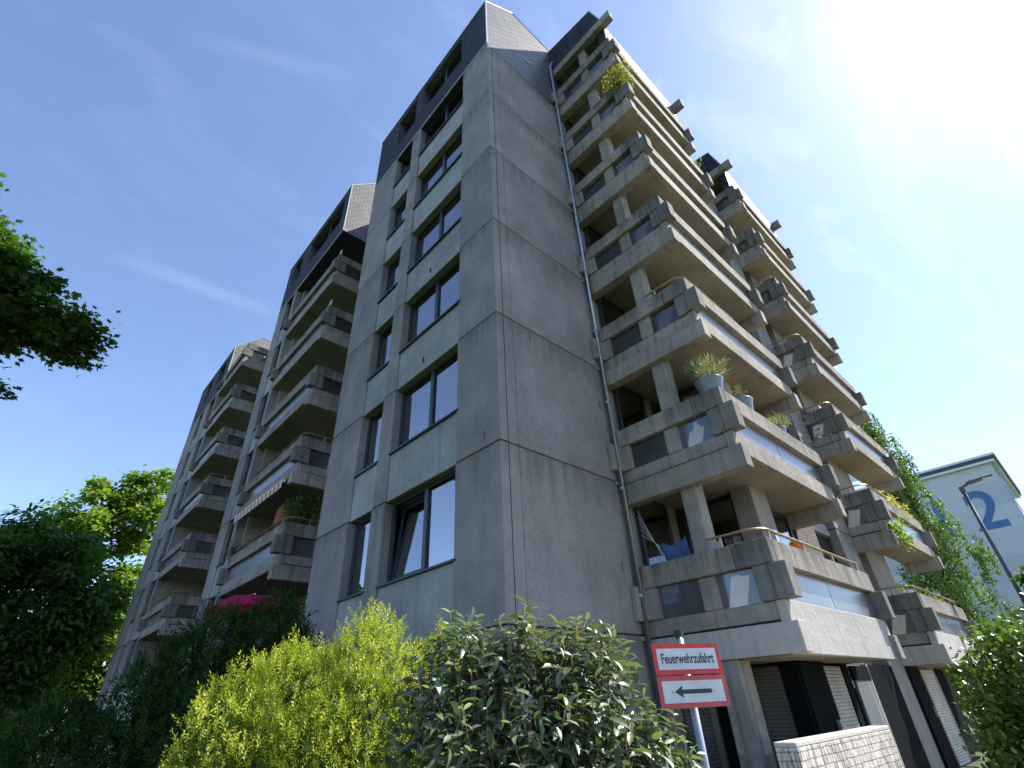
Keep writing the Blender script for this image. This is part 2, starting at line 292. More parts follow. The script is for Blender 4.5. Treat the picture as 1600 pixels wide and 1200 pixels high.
def leafmat(name, cols, trans=.35, rough=.5, spec=.4, stripe=False):
    m,t,p = mat(name); a = node(t,'ShaderNodeAttribute', attribute_name='tint')
    k = len(cols); c = ramp(t, a.outputs['Fac'], [(i/(k-1),cc) for i,cc in enumerate(cols)])
    t.links.new(c,p.inputs['Base Color']); p.inputs['Roughness'].default_value = rough; p.inputs['Specular IOR Level'].default_value = spec
    tr = node(t,'ShaderNodeBsdfTranslucent'); c2 = mixc(t,1.0,c,(1.35,1.5,.55),'MULTIPLY'); t.links.new(c2,tr.inputs[0])
    o = [n for n in t.nodes if n.type=='OUTPUT_MATERIAL'][0]; mx = node(t,'ShaderNodeMixShader'); mx.inputs[0].default_value = trans
    t.links.new(p.outputs[0],mx.inputs[1]); t.links.new(tr.outputs[0],mx.inputs[2]); t.links.new(mx.outputs[0],o.inputs[0]); return m
BARK = simple('bark', (.075,.06,.045), .9)
BARKB = simple('birch_bark', (.32,.31,.29), .8)
TWIG = simple('twig_brown', (.20,.12,.06), .7)
LF_MAPLE = leafmat('leaf_maple', [(.03,.068,.018),(.065,.13,.025),(.105,.19,.034)], .42)
LF_DARK = leafmat('leaf_dark', [(.020,.048,.012),(.04,.085,.018),(.07,.13,.025)], .3, .7, .2)
LF_LIGHT = leafmat('leaf_light', [(.09,.15,.025),(.16,.25,.035),(.25,.34,.06)], .45)
LF_BIRCH = leafmat('leaf_birch', [(.07,.13,.03),(.11,.19,.04),(.18,.26,.06)], .4)
LF_YEW = leafmat('leaf_golden_yew', [(.03,.07,.012),(.14,.21,.02),(.36,.41,.035),(.56,.56,.08)], .35, .5)
LF_VIB = leafmat('leaf_viburnum', [(.06,.095,.05),(.115,.16,.09),(.18,.225,.135),(.23,.32,.07)], .25, .42, 1.0)
LF_CON = leafmat('leaf_conifer', [(.012,.035,.008),(.024,.058,.012),(.036,.08,.016)], .15, .85, .1)
LF_POT = leafmat('leaf_potplant', [(.14,.15,.09),(.27,.28,.20),(.40,.39,.33)], .3)
LF_FLOW = leafmat('leaf_yellow_flower', [(.22,.26,.04),(.5,.42,.08),(.6,.5,.2)], .3)
# ------------------------------------------------------------------ foliage meshes
T_OVAL = (np.array([(0,0,0),(.28,.3,.03),(.22,.72,.0),(0,1,-.12),(-.22,.72,0),(-.28,.3,.03),(0,.45,-.05)]), [(0,1,6),(1,2,6),(2,3,6),(3,4,6),(4,5,6),(5,0,6)])
T_QUAD = (np.array([(0,0,0),(.38,.45,.06),(0,1,-.08),(-.38,.45,.06)]), [(0,1,2,3)])
T_LONG = (np.array([(0,0,0),(.10,.12,.02),(.17,.4,.045),(.13,.72,.0),(0,1.0,-.17),(-.13,.72,0),(-.17,.4,.045),(-.10,.12,.02),(0,.15,-.01),(0,.42,.0),(0,.74,-.06)]),
          [(0,1,8),(0,8,7),(1,2,9,8),(8,9,6,7),(2,3,10,9),(9,10,5,6),(3,4,10),(10,4,5)])
T_GRASS = (np.array([(-.012,0,0),(.012,0,0),(.018,.5,.05),(0,1,-.1),(-.018,.5,.05)]), [(0,1,2,4),(4,2,3)])
def maple_t():
    pts = []
    for k,(ang,r) in enumerate([(-2.5,.5),(-2.0,.32),(-1.45,.8),(-.95,.42),(-.75,.75),(-.42,.45),(0,1.0),(.42,.45),(.75,.75),(.95,.42),(1.45,.8),(2.0,.32),(2.5,.5)]):
        pts.append((math.sin(ang)*r*.62,.35+math.cos(ang)*r*.62,-.08*r))
    pts.append((0,.3,.03)); n=len(pts)-1
    return np.array(pts), [(i,i+1,n) for i in range(n-1)]+[(n-1,0,n)]
T_MAPLE = maple_t()
def spray_t(n=13):
    v=[];f=[]
    for i in range(n):
        y=.05+.9*i/n; ang=i*2.4; ln=.34*(1-.45*i/n); z0=.22*y*y; cx,cz=math.cos(ang),math.sin(ang)*.8
        b=len(v); w=.045
        v += [(0,y,z0),(cx*ln*.5-w*cz,y+ln*.30,z0+cz*ln*.5+w*cx),(cx*ln,y+ln*.62,z0+cz*ln),(cx*ln*.5+w*cz,y+ln*.36,z0+cz*ln*.5-w*cx)]; f.append((b,b+1,b+2,b+3))
    b=len(v); v += [(0,.8,.14),(.05,.98,.22),(0,1.12,.28),(-.05,.98,.22)]; f.append((b,b+1,b+2,b+3))
    return np.array(v), f
T_SPRAY = spray_t()
def scatter(name, C, Dr, U, S, tmpl, m, parent=None, tint=None, loc=(0,0,0)):
    """C centres, Dr leaf directions, U leaf normals (approx), S sizes; ONE mesh of many leaves"""
    C=np.asarray(C,float); Dr=np.asarray(Dr,float); U=np.asarray(U,float); n=len(C); tv,tf=tmpl; k=len(tv)
    Dr/=np.linalg.norm(Dr,axis=1,keepdims=True)+1e-9; X=np.cross(Dr,U); X/=np.linalg.norm(X,axis=1,keepdims=True)+1e-9; Z=np.cross(X,Dr)
    S=np.broadcast_to(S,(n,))
    V=C[:,None,:]+S[:,None,None]*(tv[None,:,0:1]*X[:,None,:]+tv[None,:,1:2]*Dr[:,None,:]+tv[None,:,2:3]*Z[:,None,:])
    V=(V-np.array(loc)).reshape(-1,3); lens=np.array([len(q) for q in tf]); flat=np.concatenate([np.array(q) for q in tf])
    LI=(flat[None,:]+(np.arange(n)*k)[:,None]).reshape(-1); LT=np.tile(lens,n); LS=np.concatenate([[0],np.cumsum(LT)[:-1]])
    me=bpy.data.meshes.new(name); me.vertices.add(len(V)); me.vertices.foreach_set('co',V.ravel()); me.loops.add(len(LI)); me.loops.foreach_set('vertex_index',LI.astype(np.int32))
    me.polygons.add(len(LT)); me.polygons.foreach_set('loop_start',LS.astype(np.int32)); me.polygons.foreach_set('loop_total',LT.astype(np.int32)); me.materials.append(m)
    me.update(calc_edges=True)
    if tint is None: tint=RNG.random(n)
    at=me.attributes.new('tint','FLOAT','POINT'); at.data.foreach_set('value',np.repeat(tint,k).astype(np.float32))
    o=bpy.data.objects.new(name,me); COL.objects.link(o); o.parent=parent; return o
def rdir(n):
    d=RNG.normal(size=(n,3)); return d/np.linalg.norm(d,axis=1,keepdims=True)
def ell_points(ells, n, shell=.55):
    """n points spread through several ellipsoids (cx,cy,cz,rx,ry,rz), biased to the shell"""
    w=np.array([e[3]*e[4]*e[5] for e in ells])**.8; idx=RNG.choice(len(ells),n,p=w/w.sum()); E=np.array(ells)[idx]
    d=rdir(n); r=shell+(1-shell)*RNG.random(n)**.7; return E[:,:3]+d*r[:,None]*E[:,3:]
def tree(name, base, ells, label, cat='tree', group=None, ncl=80, nl=140, cr=.6, leaf=.12, tmpl=T_MAPLE, m=LF_MAPLE, trunk_r=.22, bark=None, droop=0, top=None, flat=.55, trunk_pts=None, shell=.4, limbs=None):
    root=empty(name, base, label, cat, group); b=Vector(base)
    cl=ell_points(ells,ncl,shell)
    zc=np.mean([e[2] for e in ells]); cx=np.mean([e[0] for e in ells]); cy=np.mean([e[1] for e in ells])
    tp=top or (cx,cy,max(e[2]+e[5]*.4 for e in ells))
    mb=MB(); T=[]
    P=trunk_pts or [b.lerp(Vector(tp),t)+Vector((math.sin(t*5)*.15,math.cos(t*4)*.12,0))*(t>0) for t in np.linspace(0,1,9)]
    P=[Vector(p) for p in P]; nP=len(P)
    mb.tube([p-b for p in P],[trunk_r*(1-.85*i/(nP-1)) for i in range(nP)],8)
    for c in cl:
        c=Vector(c); lo=[i for i,p in enumerate(P) if p.z<c.z+.3] or [0]
        i=min(lo[len(lo)//3:] or lo, key=lambda i:(P[i]-c).length*(1+.08*abs(i-nP*.5))); s=P[i]
        mid=s.lerp(c,.5)+Vector((random.uniform(-.1,.1),random.uniform(-.1,.1),.12))*(c-s).length*.5
        r0=trunk_r*(1-.85*i/(nP-1))*.35; mb.tube([s-b,mid-b,c-b],[max(.02,r0),max(.014,r0*.5),.008],5)
    mb.build('trunk', bark or BARK, root, smooth=True)
    rep=np.repeat(cl,nl,axis=0); g=RNG.normal(size=rep.shape)*.5; crs=np.repeat(cr*(.5+.8*RNG.random(len(cl))),nl)[:,None]
    off=g*crs*np.array([1,1,flat]); C=rep+off
    if droop: C[:,2]-=np.abs(RNG.normal(size=len(C)))*droop
    D=off/(np.linalg.norm(off,axis=1,keepdims=True)+1e-6)+rdir(len(C))*.7; D[:,2]-=.35+droop*.5
    U=rdir(len(C))*.6; U[:,2]+=1
    tint=np.clip(np.repeat(RNG.random(len(cl)),nl)*.5+RNG.random(len(C))*.5,0,1)
    scatter('crown',C,D,U,leaf*(.7+.6*RNG.random(len(C))),tmpl,m,root,tint,loc=base)
    return root
# ================================================================== THE BUILDING
H = 2.8; G0 = 5.38                     # storey height, height of the first window-head joint
BLD = empty('apartment_building', (0,0,0), 'tall grey concrete apartment block with stacked projecting balconies and slate clad top storeys', 'building')
def gz(k): return G0+H*k
def bz(k): return 2.53+H*k
def fb(mb, side, c, a0, a1, d0, d1, z0, z1, mi=0):
    """box on a facade: side 'L' = plane X=c seen from -X, 'R' = plane Y=c seen from -Y; a along the facade, d depth inwards"""
    if side == 'L': mb.box(c+d0, c+d1, a0, a1, z0, z1, mi)
    else: mb.box(a0, a1, c+d0, c+d1, z0, z1, mi)
def window(side, c, a0, a1, z0, z1, mull=(), depth=.2, curtain=None, name='window', parent=BLD, tilt=False, drip=True):
    f = .07; mb = MB()
    fb(mb,side,c,a0+.002,a0+f,depth,depth+.08,z0,z1); fb(mb,side,c,a1-f,a1-.002,depth,depth+.08,z0,z1)
    fb(mb,side,c,a0+f,a1-f,depth,depth+.08,z0,z0+f); fb(mb,side,c,a0+f,a1-f,depth,depth+.08,z1-f,z1)
    for q in mull: fb(mb,side,c,q-.06,q+.06,depth-.012,depth+.08,z0+f,z1-f)
    w = mb.build(name, DARKF, parent, bevel=.006)
    edges = [a0+f]+[x for q in mull for x in (q-.06,q+.06)]+[a1-f]
    for i in range(0,len(edges),2):
        e0,e1 = edges[i],edges[i+1]; s = MB()          # inner sash and pane
        if tilt and i//2 == tilt-1: 
            # sash tilted open at the top, towards the room
            lean=.16; zz0=z0+f+.01; zz1=z1-f-.01
            def quad(b0,b1,y0,y1,t0,t1):
                p=[]
                for (aa,zz) in ((b0,y0),(b1,y0),(b1,y1),(b0,y1)):
                    for dd in (t0,t1):
                        dep=depth+.05+dd+lean*(zz-zz0)/(zz1-zz0); p.append((c+dep,aa,zz) if side=='L' else (aa,c+dep,zz))
                return p
            m2=MB()
            for (b0,b1,y0,y1) in ((e0,e0+.07,zz0,zz1),(e1-.07,e1,zz0,zz1),(e0+.07,e1-.07,zz0,zz0+.07),(e0+.07,e1-.07,zz1-.07,zz1)):
                p=quad(b0,b1,y0,y1,0,.05); n=len(m2.v); m2.v+=p
                for q in ((0,2,4,6),(1,7,5,3),(0,1,3,2),(2,3,5,4),(4,5,7,6),(6,7,1,0)): m2.f.append(tuple(n+x for x in q)); m2.mi.append(0)
            m2.build('sash', DARKF, w)
            m3=MB(); p=quad(e0+.07,e1-.07,zz0+.07,zz1-.07,.02,.028); m3.v+=p
            for q in ((0,2,4,6),(1,7,5,3),(0,1,3,2),(2,3,5,4),(4,5,7,6),(6,7,1,0)): m3.f.append(q); m3.mi.append(0)
            m3.build('pane', GW, w)
        else:
            fb(s,side,c,e0,e1,depth+.035,depth+.043,z0+f,z1-f); s.build('pane', GW, w)
    if drip:
        s = MB(); fb(s,side,c,a0-.06,a1+.0,-.03,depth,z0-.035,z0-.002); s.build('sill', DARKF, w)
    if curtain:
        for (b0,b1) in curtain:
            n=max(8,int((b1-b0)*26)); v=[];fc=[]
            for i in range(n+1):
                a=b0+(b1-b0)*i/n; d=depth+(.34 if tilt else .095)+.02*math.sin(i*1.9)+.01*math.sin(i*4.1)
                for zz in (z0+.05,z1-.03): v.append((c+d,a,zz) if side=='L' else (a,c+d,zz))
            for i in range(n): fc.append((2*i,2*i+2,2*i+3,2*i+1))
            mc=MB(); mc.v=v; mc.f=fc; mc.mi=[0]*n; mc.build('curtain', CURT, w, smooth=True)
    return w
def pier(side, c, a0, a1, k0, k1, d1=.42, g=.011, d0=0, zbot=0, ztop=None, mats=CW):
    """pier built of storey-high cast panels with open joints between them"""
    mb = MB(); levels=[zbot]+[gz(k) for k in range(k0,k1+1)]
    if ztop: levels.append(ztop)
    for i in range(len(levels)-1):
        fb(mb,side,c,a0,a1,d0,d1,levels[i]+(g if i else 0),levels[i+1]-(g if i<len(levels)-2 else 0))
    o = mb.build('pier', mats, BLD, bevel=.012)
    j = MB(); fb(j,side,c,a0+.03,a1-.03,d0+.035,d1-.02,zbot+.01,levels[-1]-.01,0); j.build('joint_filler', JOINT, o)
    return o
def spandrel(side, c, a0, a1, z0, z1, d0=.035, mats=CS):
    mb = MB(); fb(mb,side,c,a0+.008,a1-.008,d0,.3,z0,z1); return mb.build('spandrel', mats, BLD, bevel=.01)
# ---- south-west tower, left facade (plane X=0)
RB = gz(5)                              # 19.38: underside of the slate top storey
pier('L',0,0,1.24,-1,5)
pier('L',0,3.70,4.24,-1,5,d1=.3)
pier('L',0,5.32,7.0,-1,5)
for k in range(-1,6):
    z0 = gz(k); s0 = z0+1.12
    if k < 5:
        spandrel('L',0,1.24,3.70,z0+.0,s0-.035); spandrel('L',0,4.24,5.32,z0,s0-.035)
    if k >= -1 and k < 5:
        z1 = gz(k+1)-.0
        cur = {-1:[(2.75,3.55)],0:[(1.32,2.36),(2.48,3.3)],1:[(1.32,1.8),(2.6,3.55)],2:[(1.32,2.36),(2.48,3.62)],3:[(1.3,2.3),(2.5,3.2)],4:[(1.35,2.35),(2.9,3.6)]}[k]
        window('L',0,1.24,3.70,s0,z1,mull=(2.42,),curtain=cur,tilt=(2 if k==-1 else False))
        window('L',0,4.24,5.32,s0,z1,curtain={-1:[(4.6,5.25)],0:[(4.35,4.8)],1:[(4.35,5.2)],2:[(4.35,5.2)],3:[(4.6,5.25)],4:[(4.4,4.9)]}[k])
mb = MB(); mb.box(.05,.3,1.24,3.7,0,gz(-1)-.0); mb.box(.05,.3,4.24,5.32,0,gz(-1)); mb.build('spandrel',CS,BLD)
# rain streak marks and small cast-in anchors are thin slots in the panels
for (y,z) in ((.62,16.75),(2.55,8.35),(2.5,11.2),(6.3,10.1),(.4,5.55)):
    mb = MB(); mb.box(-.003,.02,y,y+.02,z,z+.16); mb.build('anchor_slot', JOINT, BLD)
# ---- the windowless side wall of that tower (plane Y=0)
mb = MB(); lv=[0]+[gz(k) for k in range(-1,6)]
for i in range(len(lv)-1):
    g0=.011 if i else 0; g1=.011 if i<len(lv)-2 else 0
    mb.box(.425,3.42,.006,.3,lv[i]+g0,lv[i+1]-g1)
blind = mb.build('wall', CW, BLD, bevel=.012)
mb = MB(); mb.box(.44,3.4,.045,.28,.02,RB-.01); mb.build('joint_filler', JOINT, blind)
mb = MB(); mb.box(.172,.186,-.004,.002,.1,RB-.03); mb.build('joint_filler', JOINT, blind)
for (x,z) in ((1.9,16.1),(.9,7.9),(2.85,3.6),(2.95,7.0)):
    mb = MB(); mb.box(x,x+.02,0.0,.02,z,z+.17); mb.build('anchor_slot', JOINT, blind)
# ---- roof storey of tower one: slate
def panelise(o):
    for f in o.data.polygons:
        if f.normal.x < -.9: f.material_index = 1
    return o
def slate_storey(y0,y1,op,xe=7.0,name='roof'):
    mb = MB(); zb,zt = RB,22.5
    mb.box(0,.5,y0,y1,zb,zb+1.15)
    e=[y0]+[q for o in op for q in o]+[y1]
    for i in range(0,len(e),2): mb.box(0,.5,e[i],e[i+1],zb+1.15,22.15)
    mb.prism([(0,22.15),(.5,22.15),(.5,23.01),(0,22.5)],1,y0,y1)
    mb.prism([(.5,zb),(xe,zb),(xe,24.0),(1.34,23.87),(.5,23.01)],1,y0,y1)
    r = panelise(mb.build(name, [SL,PANEL], BLD))
    t = MB(); t.box(-.02,.015,y0-.02,y0+.02,zb,22.5); t.tube([(0,y0,22.5),(1.34,y0,23.88),(xe,y0,24.01)],.022,6); t.tube([(-.01,y0,22.5),(-.01,y1,22.5)],.025,6); t.tube([(-.01,y0,zb),(-.01,y1,zb)],.02,6)
    t.build('verge_trim', TRIM, r)
    for o in op:
        w = window('L',0,o[0],o[1],zb+1.15,22.15,mull=((o[0]+o[1])/2,) if o[1]-o[0]>1.6 else (),depth=.2,drip=False)
    return r
slate_storey(0,7.0,[(1.35,3.75),(4.25,5.5)])
slate_storey(9.7,16.8,[(10.3,14.0),(14.9,16.0)])
slate_storey(25.7,33.0,[(27.0,28.6),(30.0,31.2)])
for (y0,y1,x0) in ((7.0,9.7,2.5),(16.8,21.2,2.5),(21.2,25.7,1.9)):
    mb = MB(); mb.prism([(x0,RB),(12,RB),(12,24.0),(x0+1.3,23.9),(x0,22.5)],1,y0,y1); mb.build('roof', SL, BLD)
mb = MB(); mb.prism([(7.0,RB),(12,RB),(12,24.0),(7.0,24.0)],1,0.3,7.0); mb.prism([(7.0,RB),(12,RB),(12,24.0),(7.0,24.0)],1,9.7,16.8); mb.build('roof', SL, BLD)
for (x,z,w) in ((1.75,20.95,.3),(.9,22.6,.07),(2.2,22.4,.07),(1.5,21.9,.06)):
    mb = MB(); mb.box(x,x+w,-.012,-.002,z,z+.1); mb.build('lead_patch', TRIM, BLD)
# ---- bodies behind the facades
mb = MB()
mb.box(2.2,12,.3,33.0,0,RB)                       # core
mb.box(.3,2.2,6.6,7.0,0,RB); mb.box(3.3,5.2,.02,.35,0,22.0); mb.box(3.42,5.2,.02,2,RB,22.0)
mb.box(.3,2.2,.3,.5,0,RB); mb.box(.3,2.2,16.4,16.8,0,RB); mb.box(.3,2.2,32.6,33.0,0,RB); mb.box(.3,2.2,26.6,26.8,0,RB); mb.box(.3,2.2,14.3,14.6,0,RB)
mb.build('wall', CR, BLD)
for (y0,y1) in ((.5,6.6),(14.6,16.4),(26.8,32.6)):
    mb = MB()
    for k in range(-1,6): mb.box(.3,1.9,y0,y1,gz(k)+.02,gz(k)+.3)
    mb.box(1.9,2.195,y0,y1,0.1,RB)
    mb.build('room_interior', INTER, BLD)

# ---- towers further along the left facade
def left_tower(yb, y_w0, y_w1, y_p1, extra=()):
    """beyond the balconies: column, window bay, pier, then more bays"""
    pier('L',0,y_w0-.32,y_w0,-1,5,d1=.34)
    segs=[(y_w0,y_w1)]+[e for e in extra]
    for (a,b) in segs:
        for k in range(-1,5):
            spandrel('L',0,a,b,gz(k),gz(k)+1.08); window('L',0,a,b,gz(k)+1.115,gz(k+1),depth=.15,curtain=[(a+.15,a+.6)] if (k*7+int(a))%3==0 else None)
        mb=MB(); mb.box(.05,.3,a,b,0,gz(-1)); mb.build('spandrel',CS,BLD)
    ends=[y_w1]+[x for e in extra for x in e]+[y_p1]
    for i in range(0,len(ends),2): pier('L',0,ends[i],ends[i+1],-1,5)
left_tower(9.5,14.85,15.75,16.8)
left_tower(21.9,27.0,28.3,33.0,extra=((29.6,30.6),))
# ---- balconies
def balcony(ox, oy, side, k, Lg, D, handrail=False, deep=False, column=True, room_d=None, far_open=0, joint=True):
    b = bz(k)
    def bx(mb,u0,u1,v0,v1,z0,z1,mi=0):
        if side=='R': mb.box(ox+u0,ox+u1,oy+v0,oy+v1,z0,z1,mi)
        else: mb.box(ox+v0,ox+v1,oy+u0,oy+u1,z0,z1,mi)
    def pt(u,v,z): return (ox+u,oy+v,z) if side=='R' else (ox+v,oy+u,z)
    m = MB()
    lo = b-.1 if not deep else b-.43
    bx(m,.06,Lg-.06,.06,D,lo,b-.02,1)                      # slab, its soffit
    bx(m,.0,Lg,0,.15,lo-.004,b+.27,3 if deep else 0)                       # front edge strip
    bx(m,-.02,.24,-.09,D-.004,b-.43,b-.022,3 if deep else 0)               # near cross beam
    bx(m,.035,.2,.156,D-.004,b+.012,b+.27,0)                 # side kerb above the joint
    (bx(m,Lg-.24,Lg+.02,-.09,D-.004,b-.43,b-.022,0) if side=='R' else None)
    bx(m,Lg-.2,Lg-.035,.156,D,b+.012,b+.27,0)
    bx(m,.205,Lg-.205,.155,D,b-.019,b+.06,1); bx(m,.08,.2,.16,D-.01,b-.019,b+.011,2)
    m2 = m.build('balcony',[CB,CD,JOINT,CA],BLD,bevel=.01)
    p = MB()                                               # parapet rail, corner blocks, posts
    bx(p,-.05,.13,.58,D-.002,b+.79,b+1.17); bx(p,-.052,.15,-.02,.568,b+.79,b+1.172,1); bx(p,.152,Lg-.152,-.02,.27,b+.79,b+1.17)
    bx(p,Lg-.15,Lg+.04,-.02,.16,b+.79,b+1.168)
    if D>1: bx(p,Lg-.13,Lg+.03,.162,min(D,.8) if not far_open else far_open,b+.79,b+1.167)
    for (u0,u1) in ((-.07,.2),(Lg-.2,Lg+.07)):
        bx(p,u0,u1,-.19,.08,b+.275,b+.785,1)
    bx(p,-.035,.2,.085,.34,b+.275,b+.785,1); bx(p,Lg-.2,Lg+.04,.085,.3,b+.275,b+.785)
    if D>2 and side=='R': bx(p,-.02,.17,D-.34,D-.005,b+.272,b+.785)
    p.build('parapet',[CB,CBD],m2,bevel=.012)
    if D>2 and column and side=='R':
        c = MB(); top = bz(k+1)-.15
        bx(c,.02,.34,1.0,1.31,b+.272,b+.785); bx(c,.135,.45,1.0,1.31,b+.785,top); c.build('column',CB,m2,bevel=.015)
    g = MB(); 
    if D>2: bx(g,.055,.07,.345,.995,b+.275,b+.785); bx(g,.055,.07,1.315,D-.345,b+.275,b+.785)
    else: bx(g,.055,.07,.345,D-.02,b+.275,b+.785)
    g.build('side_glass',GB,m2)
    g = MB(); n=2; w=(Lg-.44)/n
    for i in range(n): bx(g,.22+i*w+.012,.22+(i+1)*w-.012,.1,.115,b+.268,b+.79)
    g.build('front_glass',GF,m2)
    if D>2 or far_open:
        g = MB(); bx(g,Lg-.07,Lg-.055,.31,(far_open or .8),b+.275,b+.785); g.build('side_glass',GB,m2)
    if handrail:
        h = MB(); z=b+1.36; r=.28
        path=[pt(.04,min(D,1.0)-.02,z)]+[pt(.04+r-r*math.cos(t),.07+r-r*math.sin(t),z) for t in np.linspace(0,math.pi/2,7)]+[pt(Lg*handrail,.07,z)]
        h.tube(path,.036,8,flat=.55)
        for q in ([pt(.04,.75 if D>1 else .5,0)]+[pt(u,.07,0) for u in np.linspace(.35,Lg*handrail-.1,4)]): h.box(q[0]-.02,q[0]+.02,q[1]-.02,q[1]+.02,b+1.165,z-.01)
        h.build('handrail',RAILM,m2)
    return m2
# near block: balconies wrap the corner room; corner at (3.3,-2.45)
for k in range(0,7): balcony(3.3,-2.45,'R',k,4.8,2.45,handrail=.97 if k==0 else (.5 if k==2 else False),deep=(k==0))
for k in range(0,7): balcony(12.0,-2.45,'R',k,5.35,.95,handrail=.96 if k in(0,1,2) else (.3 if k in (3,4) else False),deep=(k==0),far_open=2.2)
for k in range(0,6): balcony(0.0,9.5,'L',k,5.0,2.6,handrail=.9 if k in(0,1,2) else False)
for k in range(0,7): balcony(0.0,21.9,'L',k,4.8,2.6,handrail=.9 if k in(1,3) else False)
# apron of the lowest near balcony
mb = MB(); mb.box(3.31,8.09,-2.452,-2.3,2.09,2.384); mb.build('apron', CA, BLD, bevel=.01)
# ---- corner rooms behind the right-hand balconies
mb = MB()
TOP=22.0
mb.box(5.15,5.92,-1.75,-1.33,2.54,TOP); mb.box(5.15,6.2,-1.6,-1.33,0,2.09)               # corner column
mb.box(5.6,10.8,-1.2,.35,0,TOP-.02)
mb.box(12.8,14.9,-1.25,2.0,0,TOP); mb.box(12.0,12.8,-.75,2.0,0,TOP-.03); mb.box(10.8,12.0,-1.1,2,0,TOP-.04)
mb.box(12.9,14.9,-1.52,-1.25,0,TOP-.05)
cr = mb.build('wall', CR, BLD, bevel=.01)
mb = MB()
for k in range(-1,7):
    z0=bz(k)+.05; z1=bz(k+1)-.15
    mb.box(8.0,9.35,-1.42,-1.2,z0,z1+.13)
mb.build('pebbledash_panel', PEB, BLD)
for k in range(0,7):
    z0=bz(k)+.06; z1=bz(k+1)-.16
    # glazing facing the side part of the balcony, and the front part
    window('L',5.3,-1.30,-.06,z0,z1,mull=(),depth=.0,drip=False,name='glass_door')
    window('R',-1.42,5.95,7.9,z0,z1,mull=(6.9,),depth=.05,drip=False,name='glass_door',curtain=[(6.1,6.6)] if k in (2,4) else None)
    window('R',-1.42,9.35,10.75,z0+.1,z1,mull=(),depth=.1,drip=False,curtain=[(9.5,10.2)] if k in (0,1,4) else None)
    window('R',-.95,12.02,12.78,z0,z1,mull=(),depth=.0,drip=False,name='glass_door')
    window('R',0.0,3.55,4.7,z0,z1,mull=(),depth=-.1,drip=False,name='glass_door')
    mb=MB(); mb.box(9.35,10.75,-1.36,-1.2,z1,z1+.16); mb.box(9.35,10.75,-1.34,-1.2,z0-.1,z0+.1); mb.build('spandrel',CS,BLD)
# fin between the two stacks of balconies, storey-high cast units with joints
mb = MB(); lv=[0]+[gz(k) for k in range(-1,6)]+[TOP+.2]
for i in range(len(lv)-1): mb.box(10.82,12.0,-1.53,-1.0,lv[i]+.01,lv[i+1]-.01)
fin = mb.build('fin_wall', CW, BLD, bevel=.015)
mb = MB(); mb.box(10.86,11.96,-1.49,-1.05,.02,TOP); mb.build('joint_filler', JOINT, fin)
# ---- slate roofs of the right-hand blocks
def block_roof(x0,x1,yb=.3):
    mb = MB()
    mb.prism([(yb,21.95),(-2.38,21.95),(-2.08,23.35),(yb,23.75)],0,x0,x1)
    mb.prism([(-2.38,21.95),(-2.08,21.95),(-2.0,20.2),(-2.3,20.2)],0,x0+.15,x1)
    r = panelise(mb.build('roof', [SL,PANEL], BLD))
    t = MB(); t.tube([(x0,yb,23.77),(x0,-2.08,23.37),(x0,-2.4,21.95)],.025,6); t.tube([(x0,-2.08,23.37),(x1,-2.08,23.37)],.025,6); t.build('verge_trim',TRIM,r)
    b = MB(); b.box(x0-.03,x0+.22,-2.75,.0,21.7,22.1); b.box(x1-.2,x1+.05,-2.75,-1.6,21.7,22.1); b.box(x0+.23,x1-.21,-2.36,0,21.8,21.94); b.build('roof_beam',CB,r,bevel=.01)
    return r
block_roof(3.3,8.1); block_roof(12.0,17.35)
mb = MB(); mb.prism([(2.5,21.95),(-1.0,21.95),(-.8,23.0),(2.5,23.4)],0,8.1,12.0); mb.build('roof',SL,BLD)
# ---- ground floor under the near balconies
mb = MB(); mb.box(3.35,3.75,-1.47,-1.12,0,2.1); mb.build('column', CB, BLD, bevel=.015)
def shutter(x0,x1,y0,y1,z0,z1): 
    m=MB(); m.box(x0,x1,y0,y1,z0,z1); return m.build('roller_shutter',SHUT if x0>5.5 else SHUT_SHADED,BLD)
shutter(5.09,5.14,-1.32,-.68,0,2.04); shutter(6.22,7.4,-1.54,-1.49,0,2.04); shutter(3.9,4.7,-.08,-.02,0,2.04); shutter(13.0,14.2,-1.62,-1.56,0,2.02)
for (x0,x1,y0,y1) in ((5.08,5.13,-.66,-.02),(5.07,5.12,-1.63,-1.34),(5.15,6.2,-1.66,-1.61),(7.42,7.75,-1.56,-1.5),(12.0,12.95,-1.6,-1.54),(14.25,17.2,-1.32,-1.26),(9.2,10.8,-1.56,-1.5)):
    mb = MB(); mb.box(x0,x1,y0,y1,0,2.09); mb.build('door', DWOOD, BLD)
mb = MB(); mb.box(7.78,8.75,-1.62,-1.57,0,1.8); mb.box(7.76,8.77,-1.63,-1.56,1.8,2.05,1)
mb.build('wooden_screen', [WOODM,DWOOD], BLD)
mb = MB(); mb.box(3.42,3.86,-.03,-.002,0,2.1); mb.build('wall',CR,BLD)
mb = MB(); mb.box(8.8,8.9,-1.6,-1.5,0,2.09); mb.build('post',CS,BLD)
mb = MB(); mb.box(8.9,9.2,-1.56,-1.5,0,2.09); mb.build('door',DWOOD,BLD)
for (x,y) in ((5.02,-.6),(6.0,-1.72),(12.8,-1.66)):
    mb = MB(); mb.box(x-.015,x+.015,y-.0,y+.06,1.0,1.22); mb.tube([(x,y,1.12),(x+.0,y-.02,1.12),(x+.1,y-.02,1.12)],.011,6); mb.build('door_handle',ALU,BLD)
mb = MB(); mb.box(-.12,.05,22.2,29.4,0,3.1); mb.build('plinth', WP, BLD)
